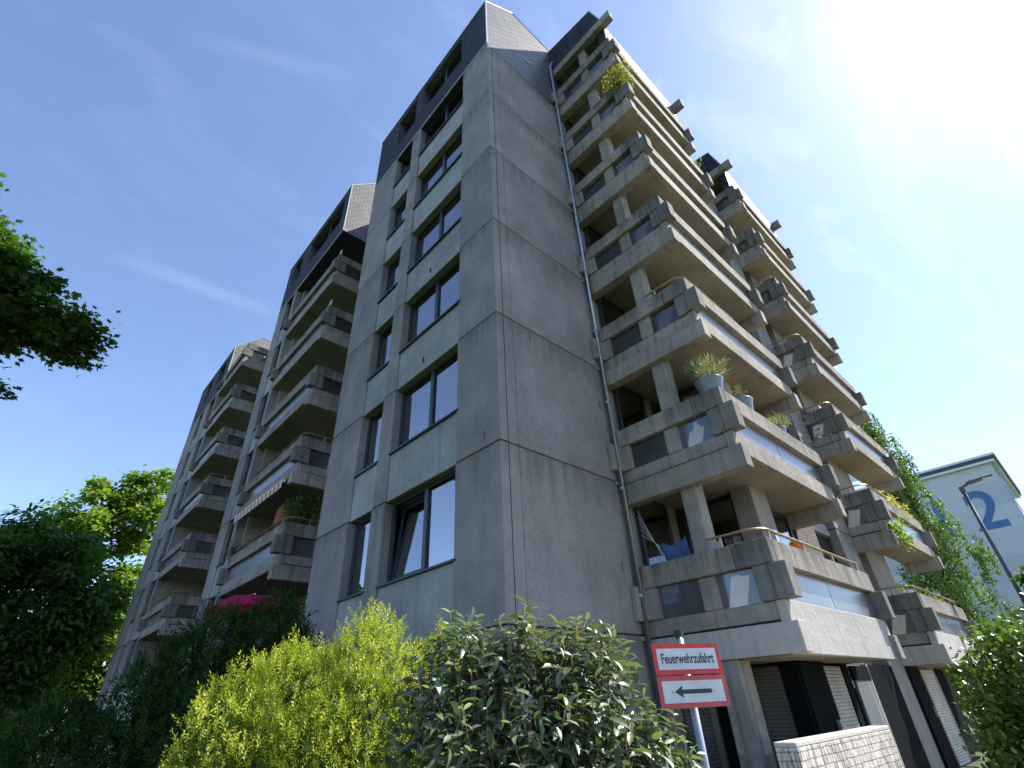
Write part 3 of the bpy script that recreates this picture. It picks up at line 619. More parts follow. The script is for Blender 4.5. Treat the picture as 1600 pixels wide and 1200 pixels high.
# ---- downpipe with brackets and offsets at the inner corner
px,py = 3.14,-.09
mb = MB(); mb.tube([(px,py,0),(px,py,22.2),(px+.12,py,22.6),(px+.3,py-.02,23.05)],.052,10)
for z in np.arange(1.2,22,2.0): mb.tube([(px,py,z-.03),(px,py,z+.03)],.066,10)
pipe = mb.build('downpipe', ZINC, BLD, smooth=True)
for k in range(0,7):
    mb = MB(); z=bz(k); mb.box(px-.16,px-.04,-.11,-.003,z+.25,z+.82); mb.box(px+.07,px+.15,-.12,-.01,z+.28,z+.8); mb.box(px-.1,px+.14,-.05,-.003,z-.05,z+.02)
    mb.build('bracket', CB, pipe, bevel=.01)
# overflow spouts and small fixings
# awning rolled under one left balcony, its striped valance hanging
mb = MB(); m_red = simple('awning_stripe', (.45,.16,.10), .8); m_cream = simple('awning_cream', (.75,.70,.62), .8)
z=bz(2)-.22; n=26
mb.tube([(-.12,10.0,z),(-.12,14.4,z)],.06,8)
for i in range(n):
    y0=10.0+4.4*i/n; y1=10.0+4.4*(i+1)/n; q=.17+.04*math.sin(i*math.pi)
    mb.box(-.175,-.168,y0,y1,z-.24-(.03 if i%2 else 0),z-.02,i%2)
mb.build('awning',[m_cream,m_red],BLD)
# ================================================================== GROUND
def grassmat():
    m,t,p = mat('lawn_green'); g = node(t,'ShaderNodeNewGeometry'); n = node(t,'ShaderNodeTexNoise', i_Scale=.8, i_Detail=9.0); t.links.new(g.outputs['Position'],n.inputs['Vector'])
    t.links.new(ramp(t,n.outputs[0],[(.3,(.03,.05,.015)),(.7,(.07,.10,.03))]),p.inputs['Base Color']); p.inputs['Roughness'].default_value = .95
    b = node(t,'ShaderNodeBump', i_Strength=1.0, i_Distance=.1); t.links.new(n.outputs[0],b.inputs['Height']); t.links.new(b.outputs[0],p.inputs['Normal']); return m
mb = MB(); mb.v=[(-900,-900,0),(900,-900,0),(900,900,0),(-900,900,0)]; mb.f=[(0,1,2,3)]; mb.mi=[0]
tag(mb.build('ground', grassmat()), kind='structure')
mb = MB(); mb.box(-1.2,40,-16,-2.75,-.05,.012); tag(mb.build('path', concrete('paving',(.34,.30,.25),.1,.4,.3)), kind='structure')
# ================================================================== WHITE BRICK WALL
t = empty('brick_wall', (2.1,-2.26,0), 'low whitewashed brick wall in the sun below the lowest balcony', 'wall')
mb = MB(); mb.box(0,3.5,-.26,0,0,1.10); mb.build('wall', BRW, t, bevel=.008)
mb = MB(); mb.box(.0,3.5,-.26,.0,1.102,1.15); mb.build('coping', concrete('coping',(.62,.58,.53),.15,.25,.15), t, bevel=.008)
# ================================================================== FIRE ACCESS SIGN
SX,SY = -1.44,-3.45
sg = empty('road_sign', (SX,SY,0), 'red and white sign reading Feuerwehrzufahrt over a black arrow pointing left, on a grey pole', 'sign')
M_RED = simple('sign_red', (.64,.010,.016), .35); M_RED2 = simple('sign_red_faded', (.52,.06,.07), .45); M_WH = simple('sign_white', (.60,.61,.64), .45); M_BK = simple('sign_black', (.012,.013,.016), .5)
POLE = simple('pole_galvanised', (.36,.40,.43), .42, .6)
mb = MB(); mb.tube([(.03,.045,0),(.03,.045,2.0)],.026,16); mb.build('pole', POLE, sg, smooth=True)
mb = MB(); mb.tube([(.03,.045,1.985),(.03,.045,2.03)],.03,16); mb.build('pole_cap', M_BK, sg)
SD = Vector((.905,-.425,0)).normalized(); SN = Vector((SD.y,-SD.x,0))   # plate direction, outward normal
def splate(name, z0, z1, w, red):
    def P(a,z,d): return tuple(SD*a+SN*d+Vector((0,0,z)))
    mb = MB(); 
    def slab(a0,a1,y0,y1,d0,d1,mi):
        n=len(mb.v)
        for d in (d0,d1): mb.v += [P(a0,y0,d),P(a1,y0,d),P(a1,y1,d),P(a0,y1,d)]
        for q in ((0,1,2,3),(7,6,5,4),(0,4,5,1),(1,5,6,2),(2,6,7,3),(3,7,4,0)): mb.f.append(tuple(n+x for x in q)); mb.mi.append(mi)
    slab(-w/2,w/2,z0,z1,0,.004,0); slab(-w/2+.03,w/2-.03,z0+.03,z1-.03,.0042,.0052,1)
    return mb.build(name,[red,M_WH],sg), P
zt=1.94
s1,P1 = splate('sign_plate', zt-.188, zt, .537, M_RED)
s2,P2 = splate('sign_plate', zt-.38, zt-.194, .537, M_RED2)
cu = bpy.data.curves.new('t','FONT'); cu.body = 'Feuerwehrzufahrt'; cu.size = .084; cu.align_x='CENTER'; cu.align_y='CENTER'; cu.extrude=.0004; cu.offset=.0017
to = bpy.data.objects.new('t',cu); COL.objects.link(to); bpy.context.view_layer.update()
me = bpy.data.meshes.new_from_object(to.evaluated_get(bpy.context.evaluated_depsgraph_get())); bpy.data.objects.remove(to)
xs=[v.co.x for v in me.vertices]; wd=max(xs)-min(xs); sc=.42/wd
for v in me.vertices: v.co = Vector((v.co.x*sc, v.co.y*1.0, v.co.z))
lt = bpy.data.objects.new('lettering',me); COL.objects.link(lt); lt.parent=s1; me.materials.append(M_BK)
lt.matrix_local = Matrix(((SD.x,0,SN.x,SN.x*.0058),(SD.y,0,SN.y,SN.y*.0058),(0,1,0,zt-.094),(0,0,0,1)))
mb = MB(); zc=zt-.287
arr=[(-.15,0),(-.085,.036),(-.092,.0125),(.14,.0125),(.14,-.0125),(-.092,-.0125),(-.085,-.036)]
n=len(arr)
for d in (.0054,.0062): mb.v += [P2(a,zc+z,d) for a,z in arr]
mb.f=[tuple(range(n)),tuple(range(2*n-1,n-1,-1))]+[(i,(i+1)%n,n+(i+1)%n,n+i) for i in range(n)]; mb.mi=[0]*len(mb.f); mb.build('arrow',M_BK,s2)
mb = MB()
for a in (-.165,.155):
    p=Vector(P2(a,zc,.006)); mb.tube([p,p+SN*.004],.004,8)
for a in (-.2,.2):
    p=Vector(P1(a,zt-.02,.006)); mb.tube([p,p+SN*.004],.005,8)
mb.build('screw', simple('rust',(.16,.07,.03),.8), s2)
# ================================================================== STREET LAMP
t = empty('street_lamp', (18.9,-3.9,0), 'grey street lamp post with flat angled head in front of the blue and white tower', 'street lamp')
POLED = simple('lamp_paint', (.06,.075,.09), .5)
mb = MB(); mb.tube([(0,0,0),(0,0,.9)],.11,12); mb.tube([(0,0,.9),(0,0,7.6)],[.075,.055],12); mb.build('post', POLED, t, smooth=True)
mb = MB(); mb.tube([(0,0,7.45),(0,0,7.68)],.085,10); mb.tube([(0,0,7.66),(.0,-.22,7.72)],.045,8)
n0=len(mb.v)
for (y,w,h) in ((-.18,.07,.05),(-.35,.15,.07),(-.75,.17,.055),(-.98,.12,.03)):
    for (sx,sz) in ((-1,-.5),(1,-.5),(1,.2),(.5,1),(-.5,1),(-1,.2)): mb.v.append((sx*w,y,7.74+sz*h-.12*(y+.2)))
for i in range(3):
    for k in range(6): mb.f.append((n0+i*6+k,n0+i*6+(k+1)%6,n0+(i+1)*6+(k+1)%6,n0+(i+1)*6+k)); mb.mi.append(0)
mb.f.append(tuple(n0+k for k in range(6))); mb.f.append(tuple(n0+18+k for k in reversed(range(6)))); mb.mi+=[0,0]
mb.build('lamp_head', POLED, t, bevel=.005)
mb = MB(); mb.prism([(-.1,-.9),(.1,-.9),(.13,-.45),(-.13,-.45)],2,7.768,7.775); mb.build('lamp_glass', simple('lamp_lens',(.7,.72,.72),.3), t)
# ================================================================== TOWER WITH THE NUMBER
tw = empty('high_rise', (76.5,0,0), 'pale blue rendered tower block with a big blue number 2 under its flat roof', 'building')
BLUEW = concrete('render_paleblue', (.58,.61,.64), .08, .08, .05, .1, (.25,.3,.35)); BLUE = simple('paint_blue', (.06,.17,.36), .6); BLUED = simple('trim_navy', (.03,.06,.12), .5)
ax,ay=76.5,-3.7
mb = MB(); mb.box(0,20,-3.7,12,0,24.2); mb.build('wall', BLUEW, tw)
RW=simple('roof_white',(.8,.8,.79),.5)
mb = MB(); mb.box(-.8,21,-4.5,13,24.9,25.2); mb.box(-.6,20.9,-4.2,12.9,24.2,24.5); mb.build('roof', RW, tw, bevel=.03)
mb = MB(); mb.box(-.7,21,-4.4,13,24.503,24.897); mb.build('fascia', BLUED, tw)
mb = MB()
for i in range(7):
    z=2+i*3.1; mb.box(3,19.5,-3.78,-3.705,z,z+1.5)
mb.build('window_band', glass('tower_glass',(.2,.25,.3),trans=False,back=(.02,.05,.1)), tw)
mb = MB(); mb.box(.02,1.6,-3.74,-3.703,1,24.1); mb.box(2.4,2.9,-3.75,-3.703,1,24.1); mb.build('stripe', BLUE, tw)
def number(txt, y, z, h):
    cu = bpy.data.curves.new('n','FONT'); cu.body = txt; cu.size = h; cu.align_x='CENTER'; cu.extrude=.02; cu.offset=.09
    to = bpy.data.objects.new('n',cu); COL.objects.link(to); bpy.context.view_layer.update()
    me = bpy.data.meshes.new_from_object(to.evaluated_get(bpy.context.evaluated_depsgraph_get())); bpy.data.objects.remove(to); me.materials.append(BLUE)
    o = bpy.data.objects.new('number',me); COL.objects.link(o); o.parent=tw
    o.matrix_local = Matrix(((0,0,-1,-.03),(-1,0,0,y),(0,1,0,z),(0,0,0,1))); return o
number('2', -.9, 17.0, 6.4); number('1', 3.4, 17.0, 6.4)
mb = MB(); mb.tube([(3,4,24.7),(3,4,26.6)],.06,6); mb.prism([(2.0,24.7),(3.4,25.9),(3.5,25.85),(2.2,24.7)],1,2.5,5.5); mb.build('roof_panel', BLUED, tw)
# ================================================================== THINGS ON THE BALCONIES
POT = simple('pot_grey_glaze', (.17,.20,.23), .35); POTW = simple('pot_white', (.6,.6,.6), .5); TERR = simple('terracotta', (.32,.12,.06), .8); SOIL = simple('soil', (.05,.035,.025), 1)
def pot_plant(loc, r, h, label, fm, potm=POT, ph=.5, pr=.35, n=420, tmpl=T_LONG, leaf=.11, group=None, up=1.0, name='potted_plant'):
    t = empty(name, loc, label, 'potted plant', group)
    mb = MB(); mb.lathe([(r*.62,0),(r*.8,h*.35),(r*.93,h*.8),(r,h*.93),(r*1.04,h),(r*.93,h),(r*.9,h*.9)],seg=24); mb.build('pot',potm,t,smooth=True)
    mb = MB(); mb.lathe([(0.001,h*.9),(r*.92,h*.9)],seg=24); mb.build('soil',SOIL,t)
    m = MB(); C=[];D=[]
    for i in range(34):
        a=random.random()*6.28; q=random.random()**.5; e=Vector((math.cos(a)*pr*q,math.sin(a)*pr*q,h+ph*(1-.5*q*q)*random.uniform(.6,1.05))); s=Vector((math.cos(a)*r*.5*q,math.sin(a)*r*.5*q,h*.9))
        m.tube([s,s.lerp(e,.6)+Vector((0,0,.04)),e],[.005,.004,.002],4)
        for j in range(n//34): f=random.uniform(.15,1.03); C.append(tuple(s.lerp(e,f)+Vector(loc))); D.append(tuple((e-s).normalized()*up+Vector(rdir(1)[0])*.8))
    m.build('stems',TWIG,t); U=rdir(len(C))*.7; U[:,2]+=.8
    scatter('foliage',C,D,U,leaf*(.6+.7*RNG.random(len(C))),tmpl,fm,t,loc=loc); return t
Z2=bz(1)+1.17
pot_plant((3.64,-2.18,Z2-.02),.27,.4,'big grey glazed pot of silvery grass on the balcony corner, the largest of its row',LF_POT,ph=.48,pr=.42,n=1500,leaf=.2,tmpl=T_GRASS)
pot_plant((4.75,-2.25,Z2-.12),.25,.42,'middle grey pot with bare dried twigs on the balcony rail',LF_POT,ph=.34,pr=.3,n=240,leaf=.12,tmpl=T_GRASS)
pot_plant((6.4,-2.28,Z2-.18),.18,.36,'grey pot of green grass farthest along the balcony rail',LF_POT,ph=.32,pr=.28,n=700,leaf=.18,tmpl=T_GRASS)
pot_plant((3.62,-.72,Z2-.42),.17,.34,'white pot with low green plant between wall and balcony column',LF_DARK,potm=POTW,ph=.12,pr=.14,n=150,leaf=.05)
pot_plant((3.5,-1.75,Z2-.35),.12,.3,'small yellow green plant just behind the balcony rail beside the big pot',LF_LIGHT,ph=.2,pr=.22,n=240,leaf=.06)
# shrub hanging from an upper balcony corner
def bush(name,label,cat,ells,m,n,leaf,tmpl=T_OVAL,group=None,stems=14,base=None,up=.2,shell=.3,bark=TWIG,ncl=None,cr=.12):
    base = base or (ells[0][0],ells[0][1],ells[0][2]-ells[0][5]); t = empty(name, base, label, cat, group); b=Vector(base)
    cl = ell_points(ells,ncl or max(12,n//28),shell); mb=MB()
    for c in cl[:stems*2]:
        c=Vector(c); mb.tube([(0,0,0),(c-b)*.5+Vector((0,0,.05)),c-b],[.012,.008,.004],4)
    mb.build('stems',bark,t); k=max(1,n//len(cl)); C=np.repeat(cl,k,axis=0)+RNG.normal(size=(len(cl)*k,3))*cr
    D=rdir(len(C)); D[:,2]+=up; U=rdir(len(C))*.7; U[:,2]+=.8
    tint=np.clip(np.repeat(RNG.random(len(cl)),k)*.5+RNG.random(len(C))*.5,0,1)
    scatter('foliage',C,D,U,leaf*(.7+.6*RNG.random(len(C))),tmpl,m,t,tint,loc=base); return t
b5=bz(5)
bush('balcony_shrub','yellow green shrub spilling over the corner of a high balcony','plant',[(3.2,-2.45,b5+1.3,.34,.34,.27),(3.15,-2.2,b5+1.0,.25,.28,.24),(3.45,-2.55,b5+1.02,.25,.16,.2)],leafmat('leaf_shrub_olive',[(.12,.14,.03),(.25,.25,.06),(.38,.36,.12)],.35),1100,.06,base=(3.2,-2.3,b5+1.17))
bush('trailing_plant','bright green vine hanging over the front edge of a farther balcony','plant',[(12.45,-2.55,bz(1)+.1,.3,.1,.35),(12.9,-2.52,bz(1)-.2,.25,.08,.2)],LF_LIGHT,420,.09,base=(12.3,-2.4,bz(1)+.5))
bush('flower_box','yellow flowering plants along the top of a farther balcony','plant',[(14.3,-2.2,bz(1)+1.3,1.0,.2,.22),(15.8,-2.2,bz(1)+1.28,.8,.2,.18)],LF_FLOW,1300,.08,base=(14.9,-2.2,bz(1)+1.17))
bush('balcony_plant','green plants behind the handrail of the lowest farther balcony','plant',[(15.6,-2.1,bz(0)+1.25,1.0,.2,.2)],LF_LIGHT,500,.07,base=(15.6,-2.1,bz(0)+1.1))
bush('balcony_plant','leafy plant on a shaded left balcony under the striped awning','plant',[(.7,10.0,bz(1)+1.7,.5,.6,.5),(.5,11.0,bz(1)+1.4,.3,.4,.3)],LF_MAPLE,1000,.11,base=(.6,10.1,bz(1)+1.0))
bush('balcony_plant','small plant at the far end of a shaded left balcony rail','plant',[(.05,14.2,bz(1)+1.3,.2,.4,.25)],LF_MAPLE,300,.08,base=(.05,14.2,bz(1)+1.1))
bush('trailing_plant','sparse greenery on the fin beside a middle balcony','plant',[(12.1,-1.6,bz(2)+.6,.08,.1,.7)],LF_DARK,160,.08,base=(12.1,-1.6,bz(2)))
bush('balcony_plant','tiny green tuft at the end of a high balcony rail','plant',[(7.9,-2.4,bz(6)+.2-1.6,.15,.12,.1)],LF_LIGHT,120,.06,base=(7.9,-2.4,bz(5)+1.1))
# closed terracotta parasol on the shaded balcony
t = empty('closed_parasol', (.55,11.3,bz(1)+.1), 'closed rust brown parasol on a shaded left balcony', 'parasol')
mb=MB(); mb.lathe([(.03,1.1),(.24,1.2),(.3,1.6),(.26,2.0),(.05,2.35)],seg=12); mb.build('canopy',TERR,t,smooth=True); mb=MB(); mb.tube([(0,0,0),(0,0,2.4)],.022,8); mb.build('pole',ALU,t)
# pink parasol in the ground-floor garden
t = empty('pink_parasol', (-.25,9.95,-.42), 'open pink parasol in the shade just above the dark conifer hedge', 'parasol')
PINK=leafmat('pink_cloth',[(.62,.02,.14),(.62,.02,.14)],.35,.8,.2); pv=[(.001,5.2)]; mb=MB()
n0=0; mb.v=[(0,0,4.95)]; 
for ring,(r,z) in enumerate(((.6,4.83),(1.15,4.5))):
    for k in range(16): a=2*math.pi*k/16; mb.v.append((r*math.cos(a),r*math.sin(a),z+(.05 if k%2 else 0)))
for k in range(16): k2=(k+1)%16; mb.f.append((0,1+k,1+k2)); mb.f.append((1+k,17+k,17+k2,1+k2))
mb.mi=[0]*32; mb.build('canopy',PINK,t); mb=MB(); mb.tube([(0,0,0),(0,0,5.0)],.03,8); mb.build('pole',ALU,t)
# hammock and its ropes on the lowest near balcony
t = empty('hammock', (3.7,-.3,bz(0)+1.2), 'striped blue hammock hung on ropes behind the lowest balcony rail', 'hammock')
HB=slats('hammock_cloth',(.10,.17,.36),.05,1,.55); mb=MB(); n=14
for i in range(n+1):
    f=i/n; y=-.62+.52*f
    for j,(dx,dz) in enumerate(((-.03,.42),(0,.2),(.06,.02),(.2,-.02))): mb.v.append((dx,y,dz-.18*math.sin(f*math.pi)*(.6)+.06*f*0+.0))
for i in range(n):
    for j in range(3): mb.f.append((i*4+j,i*4+j+1,i*4+j+5,i*4+j+4)); mb.mi.append(0)
o=mb.build('cloth',HB,t,smooth=True); s=o.modifiers.new('s','SOLIDIFY'); s.thickness=.01
mb=MB()
for i in range(5): mb.tube([(0,-.1,.33-.07*i),(-.16,.22,.62+.12*i)],.006,5)
mb.build('rope',simple('rope',(.45,.5,.5),.8),t)
t = empty('bucket', (5.4,-2.17,bz(0)+1.24), 'small orange bucket behind the handrail of the lowest balcony', 'bucket')
mb=MB(); mb.lathe([(.08,0),(.115,.22),(.12,.23),(.108,.22),(.075,.01)],seg=20); mb.build('bucket_body',simple('orange_plastic',(.85,.20,.02),.4),t,smooth=True)
mb=MB(); mb.tube([(.115*math.cos(a),0,.22+.1*math.sin(a)) for a in np.linspace(0,math.pi,9)],.004,5); mb.build('handle',ALU,t)
t = empty('cloth', (4.5,-2.17,bz(0)+1.26), 'light blue cloth hanging behind the handrail of the lowest balcony', 'cloth')
mb=MB(); mb.box(0,.14,-.012,.004,0,.3); mb.build('cloth_sheet',simple('cloth_blue',(.35,.5,.7),.8),t,bevel=.004)
t = empty('globe_lamp', (14.98,-1.75,bz(0)+1.25), 'white globe lamp at the wall end of the lowest farther balcony', 'lamp')
mb=MB(); mb.lathe([(.001,.0),(.1,.03),(.16,.12),(.18,.2),(.16,.29),(.1,.37),(.001,.4)],seg=20); mb.build('globe',simple('opal_glass',(.8,.85,.88),.2),t,smooth=True); mb=MB(); mb.tube([(0,.3,.2),(0,.14,.2)],.025,8); mb.build('arm',ALU,t)
# little white gull-like ornaments perched on two left balcony rails
WHT=simple('ornament_white',(.7,.68,.62),.6)
for (y,k,lab) in ((9.75,4,'white bird ornament on the second highest left balcony rail corner'),(9.75,5,'white bird ornament on the highest left balcony rail corner')):
    t = empty('bird_ornament', (.1,y,bz(k)+1.17), lab, 'ornament', 'bird ornaments on balcony corners')
    mb=MB(); mb.tube([(0,0,0),(0,0,.1)],.012,6); mb.tube([(0,.16,.1),(0,.06,.17),(0,-.06,.24),(0,-.1,.36)],[.01,.06,.05,.03],8); mb.tube([(0,-.08,.37),(0,-.14,.38),(0,-.2,.36)],[.035,.03,.004],8); mb.build('body',WHT,t,smooth=True)
# ================================================================== PLANTS
# near viburnum: shoots with pairs of long drooping leaves
def viburnum(name, base, ells, label, nsh=420, leaf=.1, m=LF_VIB, sl=.36, seed=3, group=None, cat='shrub', fill=2200):
    rg=np.random.default_rng(seed); t=empty(name,base,label,cat,group); b=np.array(base); P=ell_points(ells,nsh,.72)
    ctr=np.array([ells[0][0],ells[0][1],ells[0][2]-.3]); C=[];D=[];U=[];S=[];T=[]; mb=MB()
    for p in P:
        o=p-ctr; o/=np.linalg.norm(o); d=o*.75+np.array([0,0,.8])+rg.normal(size=3)*.35; d/=np.linalg.norm(d); ln=sl*rg.uniform(.6,1.25)
        s=p-d*ln*.75; e=s+d*ln; mid=(s+e)/2+rg.normal(size=3)*.012; mb.tube([s-b,mid-b,e-b],[.0035,.003,.002],4)
        k=int(ln/.055); ph=rg.uniform(0,3.14); tt=rg.random()*.55
        a1=np.cross(d,[0,0,1.0]); a1=a1/(np.linalg.norm(a1)+1e-6) if np.linalg.norm(a1)>.05 else np.array([1.,0,0]); a2=np.cross(d,a1)
        for i in range(1,k+1):
            q=s+d*ln*i/k; last=i/k
            for sg in (0,math.pi):
                an=ph+(i%2)*math.pi/2+sg+rg.normal()*.2; r=a1*math.cos(an)+a2*math.sin(an)
                dd=r*(1.0-.25*last)+d*(.18+.5*max(0,last-.75)*2)+np.array([0,0,-.12]); C.append(q); D.append(dd); U.append(d+rg.normal(size=3)*.22); S.append(leaf*rg.uniform(.6,1.15)*(1-.35*max(0,last-.7)/.3)); T.append(min(1,tt+rg.random()*.3+(.3 if last>.92 else 0)))
    mb.build('stems',TWIG,t,smooth=True)
    F=ell_points(ells,fill,.35); dd=rg.normal(size=F.shape); dd[:,2]-=.3; uu=rg.normal(size=F.shape)*.5; uu[:,2]+=1
    C=np.vstack([C,F]);D=np.vstack([D,dd]);U=np.vstack([U,uu]);S=np.concatenate([S,leaf*(.5+.5*rg.random(len(F)))]);T=np.concatenate([T,rg.random(len(F))*.5])
    scatter('foliage',C,D,U,S,T_LONG,m,t,tint=T,loc=base); return t
viburnum('viburnum_shrub',(-2.72,-3.15,0),[(-2.65,-3.1,1.15,.5,.5,.95),(-3.02,-2.9,1.2,.4,.4,.9),(-2.35,-3.3,1.15,.38,.38,.97),(-2.1,-3.5,.8,.3,.3,.8)],'glossy grey green shrub with long drooping leaves standing left of the road sign',nsh=1050,leaf=.118,fill=5000,sl=.26)
def yew(name,base,ells,label,n=17000,size=.082,m=LF_YEW,seed=5,tips=True,group=None,inner=6000):
    rg=np.random.default_rng(seed); t=empty(name,base,label,'conifer',group); P=ell_points(ells,n,.86); E=np.array(ells)
    # outward direction from nearest ellipsoid axis
    ctr=E[np.argmin(((P[:,None,:]-E[None,:,:3])/E[None,:,3:]).__pow__(2).sum(2),axis=1)][:,:3].copy(); ctr[:,2]-=.3
    o=P-ctr; o/=np.linalg.norm(o,axis=1,keepdims=True)+1e-6
    # clumpy surface
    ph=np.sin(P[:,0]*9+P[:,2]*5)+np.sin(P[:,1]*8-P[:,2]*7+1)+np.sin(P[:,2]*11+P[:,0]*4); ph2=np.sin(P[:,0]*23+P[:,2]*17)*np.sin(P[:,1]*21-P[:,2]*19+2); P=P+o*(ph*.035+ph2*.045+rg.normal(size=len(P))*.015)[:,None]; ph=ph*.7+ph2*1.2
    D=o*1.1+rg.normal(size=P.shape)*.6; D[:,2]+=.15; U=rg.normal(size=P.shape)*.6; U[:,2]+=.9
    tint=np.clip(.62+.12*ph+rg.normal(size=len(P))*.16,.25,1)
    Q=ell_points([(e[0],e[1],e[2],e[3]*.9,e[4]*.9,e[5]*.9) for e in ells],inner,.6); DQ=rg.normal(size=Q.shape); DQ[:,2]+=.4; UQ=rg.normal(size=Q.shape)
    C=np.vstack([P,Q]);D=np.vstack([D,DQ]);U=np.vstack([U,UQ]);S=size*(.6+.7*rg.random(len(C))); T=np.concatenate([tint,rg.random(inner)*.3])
    mb=MB(); b=Vector(base)
    for e in ells: 
        for j in range(5):
            q=Vector((e[0]+rg.normal()*.1,e[1]+rg.normal()*.1,e[2]+e[5]*.6)); mb.tube([(rg.normal()*.05,rg.normal()*.05,0),q-b],[.03,.01],5)
    mb.build('stems',BARK,t)
    scatter('foliage',C,D,U,S,T_SPRAY,m,t,tint=T if tips else T,loc=base); return t
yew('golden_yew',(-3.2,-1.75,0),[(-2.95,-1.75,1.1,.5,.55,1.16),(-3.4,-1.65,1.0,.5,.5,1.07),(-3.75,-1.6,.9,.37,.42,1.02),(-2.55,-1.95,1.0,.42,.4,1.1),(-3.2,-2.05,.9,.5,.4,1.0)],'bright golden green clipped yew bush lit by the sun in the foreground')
yew('dark_conifer',(-2.3,3.3,0),[(-1.95,3.2,1.45,.75,.8,1.78),(-2.65,3.45,1.3,.75,.8,1.72),(-3.2,3.5,1.1,.6,.6,1.4)],'broad dark conifer hedge in the shade behind the golden bush',n=6500,size=.2,m=LF_CON,seed=9,inner=2500)
yew('dark_conifer',(-4.0,4.2,0),[(-3.95,4.2,.85,.7,.7,1.05)],'low dark rounded shrub at the lower left in deep shade',n=2600,size=.18,m=LF_CON,seed=10,inner=900)
bush('shade_shrub','dark small leaved shrub at the foot of the left trees','shrub',[(-5.2,5.6,.8,.9,.7,.9),(-4.6,6.2,.9,.7,.7,1.0)],LF_DARK,4200,.09,base=(-5.0,5.8,0),ncl=160,cr=.14)
# trees
def far(e,k=1.16,c=(-5.026,-5.558,1.6)): return tuple(c[i]+(e[i]-c[i])*k for i in range(3))+tuple(r*k for r in e[3:])
tree('maple_tree',(-11.5,10.9,0),[far(e) for e in [(-8.5,8.0,10.0,1.6,1.2,1.35),(-6.0,7.9,9.25,.75,.6,.42),(-7.7,7.9,9.6,1.25,1.0,1.2),(-6.8,7.9,9.3,1.1,.9,.7),(-6.1,7.9,9.2,.7,.6,.35),(-7.1,7.9,7.65,.75,.6,.22),(-8.7,8.2,7.6,.9,.8,.4),(-10.8,8.6,11,2.4,2.4,3.2)]],
     'dark leafy maple branch reaching in from the left against the sky','tree',ncl=400,nl=150,cr=.46,leaf=.19,trunk_r=.28,trunk_pts=[(-11.5,10.9,z) for z in np.linspace(0,14,9)],flat=.5,shell=.25)
tree('leafy_tree',far((-5.0,17.2,1.6),1.85)[:2]+(0,),[far(e,1.85) for e in [(-4.9,16.9,5.3,2.2,1.8,2.3),(-3.3,17.0,4.8,.9,1.0,1.5),(-6.8,16.6,5.6,1.8,1.8,1.9),(-4.2,17,3.0,1.2,1.2,1.3)]],'dense mid green tree standing left of the building, half in its shadow',ncl=260,nl=170,cr=1.0,leaf=.33,m=LF_MAPLE,trunk_r=.35,tmpl=T_OVAL)
tree('leafy_tree',(-8.4,13.5,0),[(-8.5,13.5,3.6,2.0,1.8,2.4),(-7.4,12.6,2.4,1.2,1.2,1.7)],'dark tree at the far left edge in front of the other trees',ncl=120,nl=150,cr=.6,leaf=.19,m=LF_DARK,trunk_r=.18)
tree('ash_tree',(-2.2,41,0),[(-2.9,40.5,14.2,2.6,2.4,3.6),(-.4,40.3,15.8,2.2,2.0,3.6),(-4.6,40.5,11.2,1.2,1.4,2.2),(.6,40.5,10,2.0,2,4)],'tall light green tree with open crown behind the far end of the building',ncl=170,nl=85,cr=.75,leaf=.34,m=LF_LIGHT,trunk_r=.3,tmpl=T_QUAD,flat=.45)
tree('leafy_tree',(-3.5,46,0),[(-3.4,45,4.6,4.2,2.5,4.6),(1,45,5,3,2.5,4.5)],'yellow green sunlit tree low behind the shaded left trees',ncl=130,nl=140,cr=1.0,leaf=.4,m=LF_LIGHT,trunk_r=.25,tmpl=T_QUAD)
for (x,y,z,r,lab) in ((-16,60,8,7,'rounded distant tree on the far left horizon'),(-30,62,9,8,'outermost distant tree on the left horizon'),(-7,66,7,6,'distant tree just left of the building end')):
    tree('distant_tree',(x,y,0),[(x,y,z,r,r*.7,r*.95),(x+r*.4,y-1,z*.6,r*.7,r*.6,r*.6)],lab,group='distant trees behind the lawn',ncl=80,nl=150,cr=1.7,leaf=.75,m=LF_DARK,tmpl=T_QUAD,trunk_r=.35)
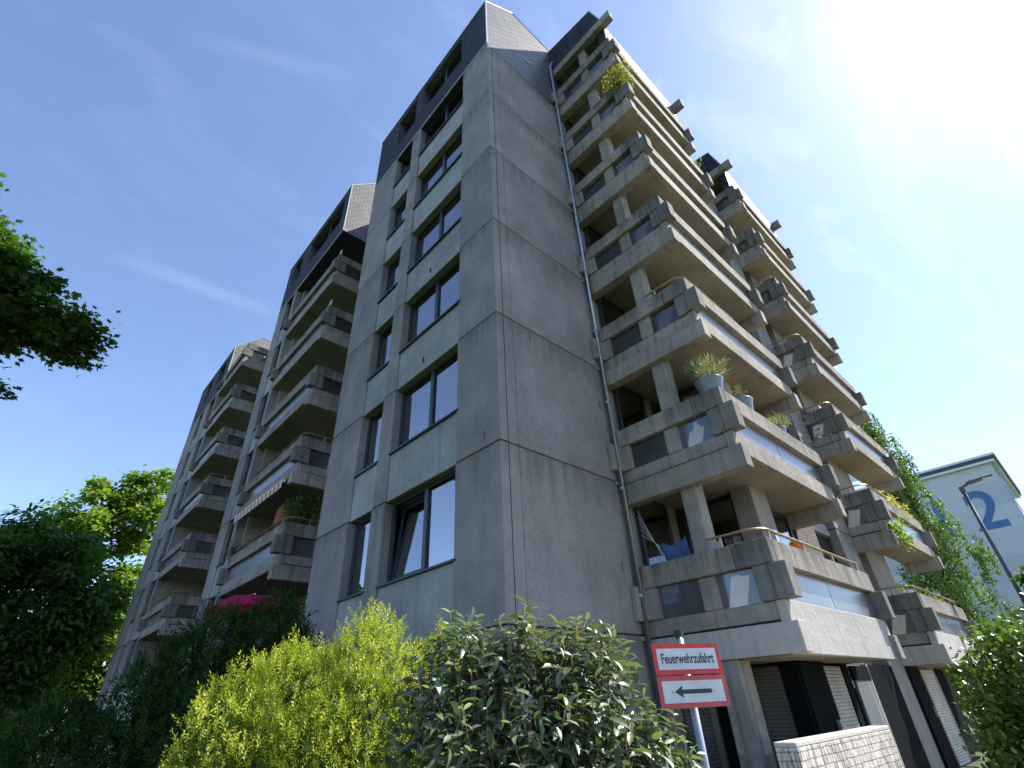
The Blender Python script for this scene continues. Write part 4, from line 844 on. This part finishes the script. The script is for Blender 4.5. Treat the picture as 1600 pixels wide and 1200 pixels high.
def birch(base, ells, label, nst=760):
    t=empty('weeping_birch',base,label,'tree'); b=Vector(base); rg=np.random.default_rng(21)
    tp=[Vector((base[0]+math.sin(i*.8)*.12,base[1]-.12*i+math.cos(i)*.08,i*1.75)) for i in range(8)]
    mb=MB(); mb.tube([p-b for p in tp],[.2*(1-i/9) for i in range(8)],8,)
    P=ell_points(ells,nst,.2); C=[];D=[];T=[]; br=MB()
    for j,p in enumerate(P):
        p=Vector(p)
        if j%9==0:
            s=min(tp,key=lambda q:abs(q.z-(p.z-.8))); m=s.lerp(p,.55)+Vector((0,0,.35)); br.tube([s-b,m-b,p-b],[.04,.022,.008],5)
        ln=rg.uniform(.5,1.7); sway=Vector((rg.normal()*.12,rg.normal()*.12,0)); tt=rg.random()*.6
        e=p+sway-Vector((0,0,ln)); br.tube([p-b,p.lerp(e,.5)-b+sway*.3,e-b],[.007,.005,.003],3)
        for i in range(int(ln*44)):
            f=rg.random(); C.append(tuple(p.lerp(e,f)+Vector(rg.normal(size=3)*.07))); D.append((rg.normal()*.6,rg.normal()*.6,-.9)); T.append(min(1,tt+rg.random()*.4))
    mb.build('trunk',BARKB,t,smooth=True); br.build('branches',BARK,t)
    scatter('crown',C,D,rdir(len(C))+np.array([0,-.4,.5]),.115*(.7+.6*rg.random(len(C))),T_OVAL,LF_BIRCH,t,tint=np.array(T),loc=base)
birch((25.2,-.6,0),[(25.2,-.95,12.9,1.2,1.15,1.9),(25.2,-1.15,10.6,1.4,1.35,2.0),(25.2,-1.35,8.2,1.5,1.35,1.9),(25.2,-.9,5.6,1.8,1.6,2.2),(25.2,-.4,3.2,1.8,1.9,2.4),(24.9,-3.0,6.6,.4,.35,.8),(24.9,-2.75,4.6,.3,.25,1.0)],
     'weeping birch with hanging light green foliage behind the right end of the building')
tree('leafy_tree',(18.6,-4.6,0),[(18.6,-4.55,2.9,1.0,.95,1.7),(18.9,-5.6,2.6,1.2,1.0,1.7)],'green tree below the street lamp at the right edge',ncl=90,nl=130,cr=.36,leaf=.15,m=LF_MAPLE,trunk_r=.1,tmpl=T_OVAL)
bush('laurel_shrub','sunlit glossy green shrub in front of the right end of the building','shrub',[(7.5,-4.25,1.3,1.0,.85,1.35),(7.9,-5.0,1.45,1.1,.8,1.35),(7.1,-3.75,.8,.65,.6,.95)],leafmat('leaf_laurel',[(.03,.07,.018),(.06,.12,.025),(.12,.19,.03),(.20,.24,.04)],.3,.35,.7),15000,.1,base=(7.6,-4.4,0),stems=30,ncl=420,cr=.12)
for (x,y,z,r,lab) in ((55,-12,4.5,4.5,'distant tree low beside the blue and white tower'),(60,8,5,5,'distant tree at the foot of the blue and white tower')):
    tree('distant_tree',(x,y,0),[(x,y,z,r,r,r*.95)],lab,group='distant trees by the tower',ncl=70,nl=140,cr=1.2,leaf=.5,m=LF_MAPLE,tmpl=T_QUAD,trunk_r=.3)
# single leaves and twigs lying about are left to the shade under the shrubs
